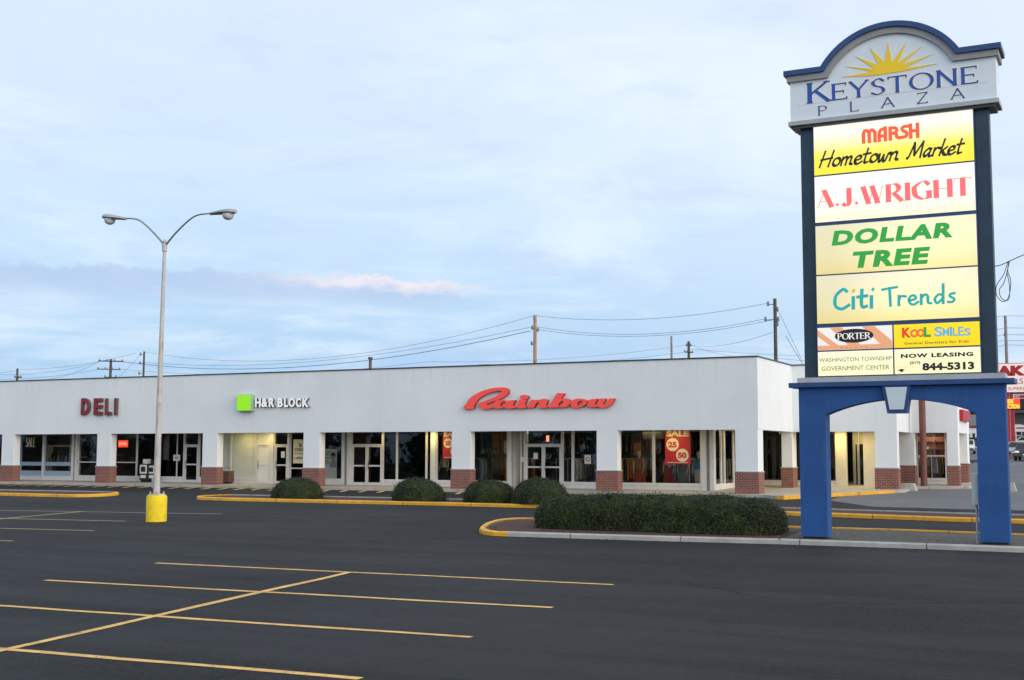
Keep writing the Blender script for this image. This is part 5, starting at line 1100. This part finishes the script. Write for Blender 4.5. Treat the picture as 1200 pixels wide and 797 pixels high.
wire((500, 424, 60), (804, 404.5, 90), .6, 'wire reaching the short dark pole from the left'); wire((560, 427, 70), (803, 412.5, 90), .5, 'lower wire reaching the short dark pole from the left'); wire((809, 404.5, 90), (905, 389.5, 40), .5, 'slanting wire from the short dark pole to the tall dark pole'); wire((809, 404, 90), (858, 417, 88), .2, 'wire dropping right from the short dark pole')
wire((809, 409, 90), (1160, 412, 120), .8, 'level wire passing behind the plaza sign'); wire((911, 420, 60), (1160, 423, 120), .6, 'lowest level wire left of the plaza sign')
wire((160, 413.5, 60), (20.5, 433, 60), .5, 'wire from the far left pole up to the plain pole'); wire((20.5, 434, 60), (-60, 436, 60), .4, 'wire leaving the far left pole'); wire((116, 424, 60), (58, 444, 55), .3, 'steep wire falling left from the upper crossarm'); wire((116, 424.5, 60), (-50, 434, 62), 1.0, 'upper slack wire left of the two-arm pole'); wire((115, 433, 60), (-50, 443, 62), .6, 'lower slack wire left of the two-arm pole')
wire((164, 416, 60), (138, 443, 58), .1, 'short stay wire left of the plain pole'); wire((911, 362, 40), (941, 425, 36), .0, 'upper guy wire right of the tall dark pole', .014); wire((921, 394, 38), (941, 428, 36), .0, 'lower guy wire right of the tall dark pole', .018)
for k, (v0, v1, v2) in enumerate(((369.5, 370, 369), (387, 384, 388), (394, 392, 392), (397.5, 399, 397), (408, 404, 408))):
    wire((1150, v0, 116), (1178, v1, 110), .15, 'distant wire left of the thin pole beside the plaza sign', .02); wire((1178, v1, 110), (1560, v2, 104), .2, 'distant wire right of the thin pole beside the plaza sign', .02)
# ------------------------------------------------------------------ the far side of the road, right of the shops
def at_r(u, v, y): return at(u, v, y)
# brown steel post, concrete blocks
p0 = at(1083, 570.5, 9.25); tag(obj('steel_post', MB().tube([(p0.x, 9.25, gz(9.25)-.2), (p0.x, 9.25, 7.6)], .155, 16).lathe((p0.x, 9.25, 7.6), [(.17, 0), (.17, .05), (.05, .12)], 16), M['rust_post'], None, True), 'brown red steel post standing in front of the far corner shop, seen through the arch', 'post')
def block(u0, u1, v0, v1, y, label):
    a, c = at(u0, v1, y), at(u1, v1, y); z = gz(y); h_ = at(u0, v0, y).z-z
    tag(obj('concrete_block', MB().hexa([(a.x, y, z-.02), (c.x, y, z-.02), (c.x, y+.7, z-.02), (a.x, y+.7, z-.02)], [(a.x, y+.05, z+h_), (c.x-.12, y+.05, z+h_), (c.x-.12, y+.62, z+h_*.92), (a.x, y+.62, z+h_*.92)]), M['kerb_grey']), label, 'concrete block')
block(1055, 1073.5, 566, 578, 6.6, 'sloped concrete block beside the brick pier, seen through the arch'); block(1180, 1191, 565, 575, 7.5, 'pale concrete block on the road right of the plaza sign')
# red sign on the end wall of the strip
a, c = atx(1126, 487, 6.86), atx(1134, 478, 6.86); y0_, y1_ = atx(1125.6, 483, 6.86).y, atx(1134, 483, 6.86).y
t = thing('shop_sign', 'red sign box on the end wall of the far corner shop', 'sign', (6.9, y0_, 3.4)); obj('sign_box', MB().bbox(6.805, 6.98, y0_, y1_, 3.42, 3.95, .02), M['red_post'], t)
# roadside sign on red posts
YS = 70; rp = mat('roadside_white_panel', (.72, .60, .56), .5, emit=(1, .80, .74), estr=.30)
x0, z0, x1, z1 = px_box(1150, 424, 1236, 461, YS); t = thing('roadside_sign', 'white roadside sign with red AK letters on two red posts, cut by the right edge', 'sign', ((x0+x1)/2, YS, gz(YS)))
obj('sign_box', MB().bbox(x0, x1, YS, YS+.6, z0, z1, .03), M['red_post'], t); f0 = obj('sign_face', MB().box(x0+.06, x1-.06, YS-.02, YS-.001, z0+.06, z1-.06), rp, t)
def rtext(s, u0, v0, u1, v1, m, bold=.0, shear=0.0):
    a0, b0, a1, b1 = px_box(u0, v0, u1, v1, YS-.03); obj('lettering', put_text(MB(), s, a0, b0, a1, b1, YS-.03, .008, bold, shear), m, f0)
rtext('AK', 1168, 428, 1202, 441, M['red_post'], .08); rtext('RS', 1188, 443.4, 1199, 450, M['red_post'], 0); rtext('NCE SUPERSTORE', 1168, 453, 1216, 457.6, M['red_post'], 0, .2)
x0b, z0b, x1b, z1b = px_box(1187, 461.3, 1236, 467.5, YS); o = obj('lower_board', MB().bbox(x0b, x1b, YS+.05, YS+.4, z0b, z1b, .02), M['white_metal'], t)
a0, b0, a1, b1 = px_box(1189, 462.3, 1236, 466.6, YS); o2 = obj('board_face', MB().box(a0, a1, YS+.03, YS+.049, b0, b1), M['red_post'], o); obj('lettering', put_text(MB(), 'C', a0+.05, b0+.05, a0+.45, b1-.04, YS+.022, .006, .05), M['white_metal'], o)
x0c, z0c, x1c, z1c = px_box(1174, 466.8, 1236, 480, YS); o = obj('message_board', MB().bbox(x0c, x1c, YS+.02, YS+.5, z0c, z1c-.03, .02), M['black'], t)
led = mat('amber_led', (.5, .2, .02), .4, emit=(1, .62, .04), estr=1.3); ledr = mat('red_led', (.4, .02, .01), .4, emit=(1, .05, .02), estr=1.1)
a0, b0, a1, b1 = px_box(1177.2, 467.4, 1195, 479.2, YS); obj('lit_area', MB().box(a0, a1, YS+.01, YS+.0195, b0, b1), ledr, o)
for s, u0, v0, u1, v1 in (('IDE', 1181, 467.8, 1187.5, 472.8), ('CTION', 1181, 473.6, 1194.5, 478.8)): a0, b0, a1, b1 = px_box(u0, v0, u1, v1, YS); obj('lettering', put_text(MB(), s, a0, b0, a1, b1, YS+.002, .006, .03), led, o)
for ua, ub in ((1177.5, 1183.5), (1184.6, 1189)): xa, xb = at(ua, 500, YS+.2).x, at(ub, 500, YS+.2).x; obj('post', MB().bbox(xa, xb, YS+.15, YS+.5, gz(YS)-.2, z0, .02), M['red_post'], t)
# small white board farther back
yb = 92; x0, z0, x1, z1 = px_box(1187.5, 498, 1222, 506, yb); t = thing('notice_board', 'small white board on thin posts under the red message board', 'sign', ((x0+x1)/2, yb, gz(yb))); obj('board', MB().bbox(x0, x1, yb, yb+.15, z0, z1, .02), M['paper'], t)
a0, b0, a1, b1 = px_box(1191, 500.6, 1216, 502.6, yb); obj('red_rule', MB().box(a0, a1, yb-.02, yb-.001, b0, b1), M['red_print'], t)
for uu in (1190, 1219): q_ = at(uu, 500, yb); obj('post', MB().tube([(q_.x, yb+.2, gz(yb)-.2), (q_.x, yb+.2, z0+.05)], .05, 6), M['alum'], t)
# distant white shed with a grey roof
yh = 118; x0, x1 = at(1095, 500, yh).x, at(1150, 500, yh).x; ze = at(1140, 498.5, yh).z; zr = at(1140, 486, yh+5).z; g0 = gz(yh)
t = thing('commercial_building', 'white building with a grey roof and dark windows beyond the road', 'building', ((x0+x1)/2, yh, g0)); wl_ = obj('wall', MB().box(x0, x1, yh, yh+10, g0-.3, ze), M['stucco'], t)
obj('roof', MB().add([(x0-.4, yh-.4, ze+.01), (x1+.4, yh-.4, ze+.01), (x1+.4, yh+10.4, ze+.01), (x0-.4, yh+10.4, ze+.01), (x0-.4, yh+5, zr), (x1+.4, yh+5, zr)], [(0, 1, 5, 4), (2, 3, 4, 5), (1, 2, 5), (3, 0, 4), (3, 2, 1, 0)]), mat('grey_shingle', (.13, .14, .15), .85, var=.25, vscale=6), t)
obj('red_band', MB().box(x0-.02, x1+.02, yh-.05, yh-.002, ze-.35, ze-.12), M['red_post'], t)
for u in (1112, 1119, 1126.5, 1134.5, 1141): a, c = at(u-2, 518, yh), at(u+2.6, 507, yh); w_ = obj('window', MB().box(a.x, c.x, yh-.06, yh-.001, a.z, c.z), M['white_metal'], t); obj('pane', MB().box(a.x+.1, c.x-.1, yh-.075, yh-.061, a.z+.1, c.z-.1), M['black'], w_)
# the second building, behind the parked cars
yh = 128; x0, x1 = at(1176, 500, yh).x, at(1235, 500, yh).x; ze = at(1195, 484, yh).z; g0 = gz(yh)
t = thing('commercial_building', 'low dark fronted building under trees at the right edge', 'building', ((x0+x1)/2, yh, g0)); obj('wall', MB().box(x0, x1, yh, yh+9, g0-.3, ze), mat('dark_siding', (.06, .062, .06), .85, var=.2), t); obj('roof', MB().box(x0-.5, x1+.5, yh-.8, yh+9.5, ze+.002, ze+.35), M['lamp_dark'], t)
a, c = at(1190.5, 482, yh), at(1212, 478, yh)
for u in (1181, 1193, 1205, 1217): a, c = at(u-4, 511, yh), at(u+4.5, 497, yh); w_ = obj('window', MB().box(a.x, c.x, yh-.06, yh-.001, a.z, c.z), M['alum'], t); obj('pane', MB().box(a.x+.12, c.x-.12, yh-.075, yh-.061, a.z+.12, c.z-.12), M['black'], w_)
# parked cars
def car(label, paint, loc, rz):
    t = thing('parked_car', label, 'car', (0, 0, 0), 'cars parked beyond the road'); Wd = .86
    prof = [(-2.15, .34), (-2.2, .62), (-2.05, .88), (-1.2, .95), (-.55, .98), (1.0, .98), (1.55, .96), (2.1, .90), (2.22, .66), (2.18, .34)]
    def loft(pr, hw, zc_, inset):
        mb = MB(); rings = []
        for y in (-hw, -hw*.92, hw*.92, hw):
            k = 0 if abs(y) < hw else inset; cx = sum(p[0] for p in pr)/len(pr); cz = sum(p[1] for p in pr)/len(pr); rings.append([(cx+(x-cx)*(1-k*.5), y, cz+(z-cz)*(1-k)) for x, z in pr])
        n = len(pr); vs = [v for r in rings for v in r]; fs = []
        for i in range(3):
            for k in range(n): fs.append((i*n+k, i*n+(k+1) % n, (i+1)*n+(k+1) % n, (i+1)*n+k))
        fs += [tuple(range(n-1, -1, -1)), tuple(range(3*n, 4*n))]; return mb.add(vs, fs)
    obj('body', loft(prof, Wd, .6, .12), paint, t, True)
    obj('cabin_glass', loft([(-1.15, .94), (-.55, 1.40), (.95, 1.42), (1.62, .95)], Wd*.90, 1.1, .16), M['black'], t); obj('roof', loft([(-.62, 1.37), (-.5, 1.43), (.9, 1.45), (1.02, 1.39)], Wd*.88, 1.4, .10), paint, t, True)
    mb = MB()
    for y in (-.80, .80):
        for a_, c_ in (((-1.15, .95), (-.58, 1.39)), ((.22, .97), (.22, 1.41)), ((1.62, .95), (.98, 1.40))): mb.tube([(a_[0], y, a_[1]), (c_[0], y*.93, c_[1])], .04, 6)
    obj('pillar', mb, paint, t)
    for x in (-1.38, 1.40):
        for y in (-.80, .80):
            w_ = obj('wheel', MB().tube([(x, y-.1, .32), (x, y+.1, .32)], .32, 18), M['black'], t); s_ = 1 if y > 0 else -1; obj('rim', MB().tube([(x, y+s_*.095, .32), (x, y+s_*.115, .32)], .2, 14), M['alum'], w_)
    for y in (-.62, .62): obj('headlight', MB().bbox(-2.215, -2.1, y-.17, y+.17, .62, .78, .03), M['hr_white'], t); obj('tail_light', MB().bbox(2.1, 2.235, y-.17, y+.17, .66, .82, .03), M['red_post'], t)
    for x, s_ in ((-2.2, -1), (2.2, 1)): obj('bumper', MB().bbox(x-.06, x+.06, -.8, .8, .36, .54, .03), M['lamp_dark'], t); obj('licence_plate', MB().box(x+s_*.065-.01, x+s_*.065+.01, -.18, .18, .42, .53), M['paper'], t)
    t.location = loc; t.rotation_euler.z = rz; return t
def paint(n, c): return mat(n, c, .28, metal=.3, var=.02)
def gp(u, y): x = at(u, 530, y).x; return (x, y, gz(y)+.004)
car('dark grey car at the right edge beyond the road', paint('dark_grey_paint', (.05, .055, .065)), gp(1205, 58), R_(88))
car('silver car behind the dark grey car at the right edge', paint('silver_paint', (.42, .44, .46)), gp(1196, 66), R_(80)); car('white car parked in front of the low dark building', paint('white_paint', (.70, .70, .70)), gp(1203, 112), R_(8)); car('white car seen through the arch beyond the road', paint('cream_white_paint', (.72, .72, .71)), gp(1132, 82), R_(95)); car('dark car behind the white car, seen through the arch', paint('blue_grey_paint', (.06, .075, .09)), gp(1141, 104), R_(10))
# orange barrel near the red posts
q_ = at(1188.5, 522, 98); t = thing('traffic_drum', 'small orange traffic drum near the red posts', 'traffic drum', (q_.x, 98, gz(98))); obj('drum', MB().lathe((q_.x, 98, gz(98)), [(.30, 0), (.30, .08), (.24, .1), (.20, .95), (.12, 1.0)], 14), mat('orange_plastic', (.7, .12, .02), .5), t)
# trees behind
def tree(label, x, y, h_, r, seed, name='broadleaf_tree', group='trees beyond the road'):
    z = gz(y); t = thing(name, label, 'tree', (x, y, z), group); rs = random.Random(seed); mb = MB(); ends = []
    mb.tube([(x, y, z-.2), (x+.1, y, z+h_*.22), (x, y+.1, z+h_*.45)], [h_*.030, h_*.022, h_*.015], 10)
    for k in range(9):
        a_ = rs.uniform(0, 6.28); el_ = rs.uniform(.2, 1.3); l_ = h_*rs.uniform(.22, .42); s0 = Vector((x, y, z+h_*rs.uniform(.22, .45))); e0 = s0+Vector((math.cos(a_)*math.cos(el_), math.sin(a_)*math.cos(el_), math.sin(el_)))*l_; e0.x = x+(e0.x-x)*min(1, r/(h_*.35)); mid = s0.lerp(e0, .5)+Vector((0, 0, l_*.06)); mb.tube([tuple(s0), tuple(mid), tuple(e0)], [h_*.011, h_*.007, h_*.003], 6); ends.append(e0)
    obj('trunk', mb, M['bark'], t, True)
    pts = []; nrm = []; rn = np.random.RandomState(seed)
    cs = [(e.x, e.y, e.z) for e in ends]+[(x+rs.uniform(-r, r)*.75, y+rs.uniform(-r, r)*.6, z+h_*rs.uniform(.35, .92)) for k in range(12)]
    for c_ in cs:
        rr = r*rs.uniform(.28, .48); d = rn.normal(0, 1, (330, 3)); d /= np.linalg.norm(d, axis=1)[:, None]; k = rn.uniform(.45, 1.08, (330, 1)); pts.append(np.array(c_)+d*k*rr*np.array([1, 1, .75])); nrm.append(d+np.array([0, 0, .4]))
    leaf_mesh('crown', np.concatenate(pts), np.concatenate(nrm), .17, M['tree'], t, seed, .6)
TL = [(1098, 150, 8.5, 5.0, 'wide tree above the grey roof, left part behind the shops'), (1134, 146, 8.0, 4.2, 'dark tree above the grey roof, seen through the right end of the arch'), (1160, 142, 7.5, 4.5, 'tree behind the right leg of the plaza sign'), (1186, 150, 9.0, 5.0, 'tall dark tree behind the red posts'), (1206, 146, 8.0, 5.0, 'dark tree at the right edge behind the low building'), (1232, 150, 9.5, 5.5, 'tree just beyond the right edge'), (1120, 164, 9.0, 5.5, 'far tree between the arch and the shops'), (1172, 166, 9.0, 5.5, 'far tree showing between the blue leg and the red posts'), (1218, 166, 9.5, 6.0, 'far tree over the low dark building'), (1268, 152, 9.0, 5.5, 'second tree beyond the right edge'), (1310, 158, 10.0, 6.0, 'third tree beyond the right edge'), (1360, 150, 8.5, 5.5, 'fourth tree beyond the right edge'), (1420, 156, 9.5, 6.0, 'fifth tree beyond the right edge')]
for i, (u, y, h_, r, lab) in enumerate(TL): tree(lab, at(u, 500, y).x, y, h_, r, 60+i)
c_ = at(1480, 232, SY+.3); tag(obj('utility_pole', MB().tube([(c_.x, c_.y, gz(c_.y)-.2), (c_.x, c_.y, c_.z+.5)], [.16, .12], 12), M['wood_dark'], None, True), 'dark roadside pole beyond the right edge that carries the slack cable', 'utility pole')
# unseen belt of trees added behind the camera to darken the shop windows' reflections
rn = np.random.RandomState(3); pts = []; nrm = []
for k in range(165):
    c_ = np.array([-540+k*4.6+rn.uniform(-2, 2), -150+rn.uniform(-6, 6), gz(-150)+rn.uniform(3, 9)]); d = rn.normal(0, 1, (260, 3)); d /= np.linalg.norm(d, axis=1)[:, None]; pts.append(c_+d*np.array([5, 4, 5.5])*rn.uniform(.5, 1.05, (260, 1))); nrm.append(d)
o = leaf_mesh('unseen_tree_belt', np.concatenate(pts), np.concatenate(nrm), .75, M['tree'], None, 9, .7); o['kind'] = 'stuff'
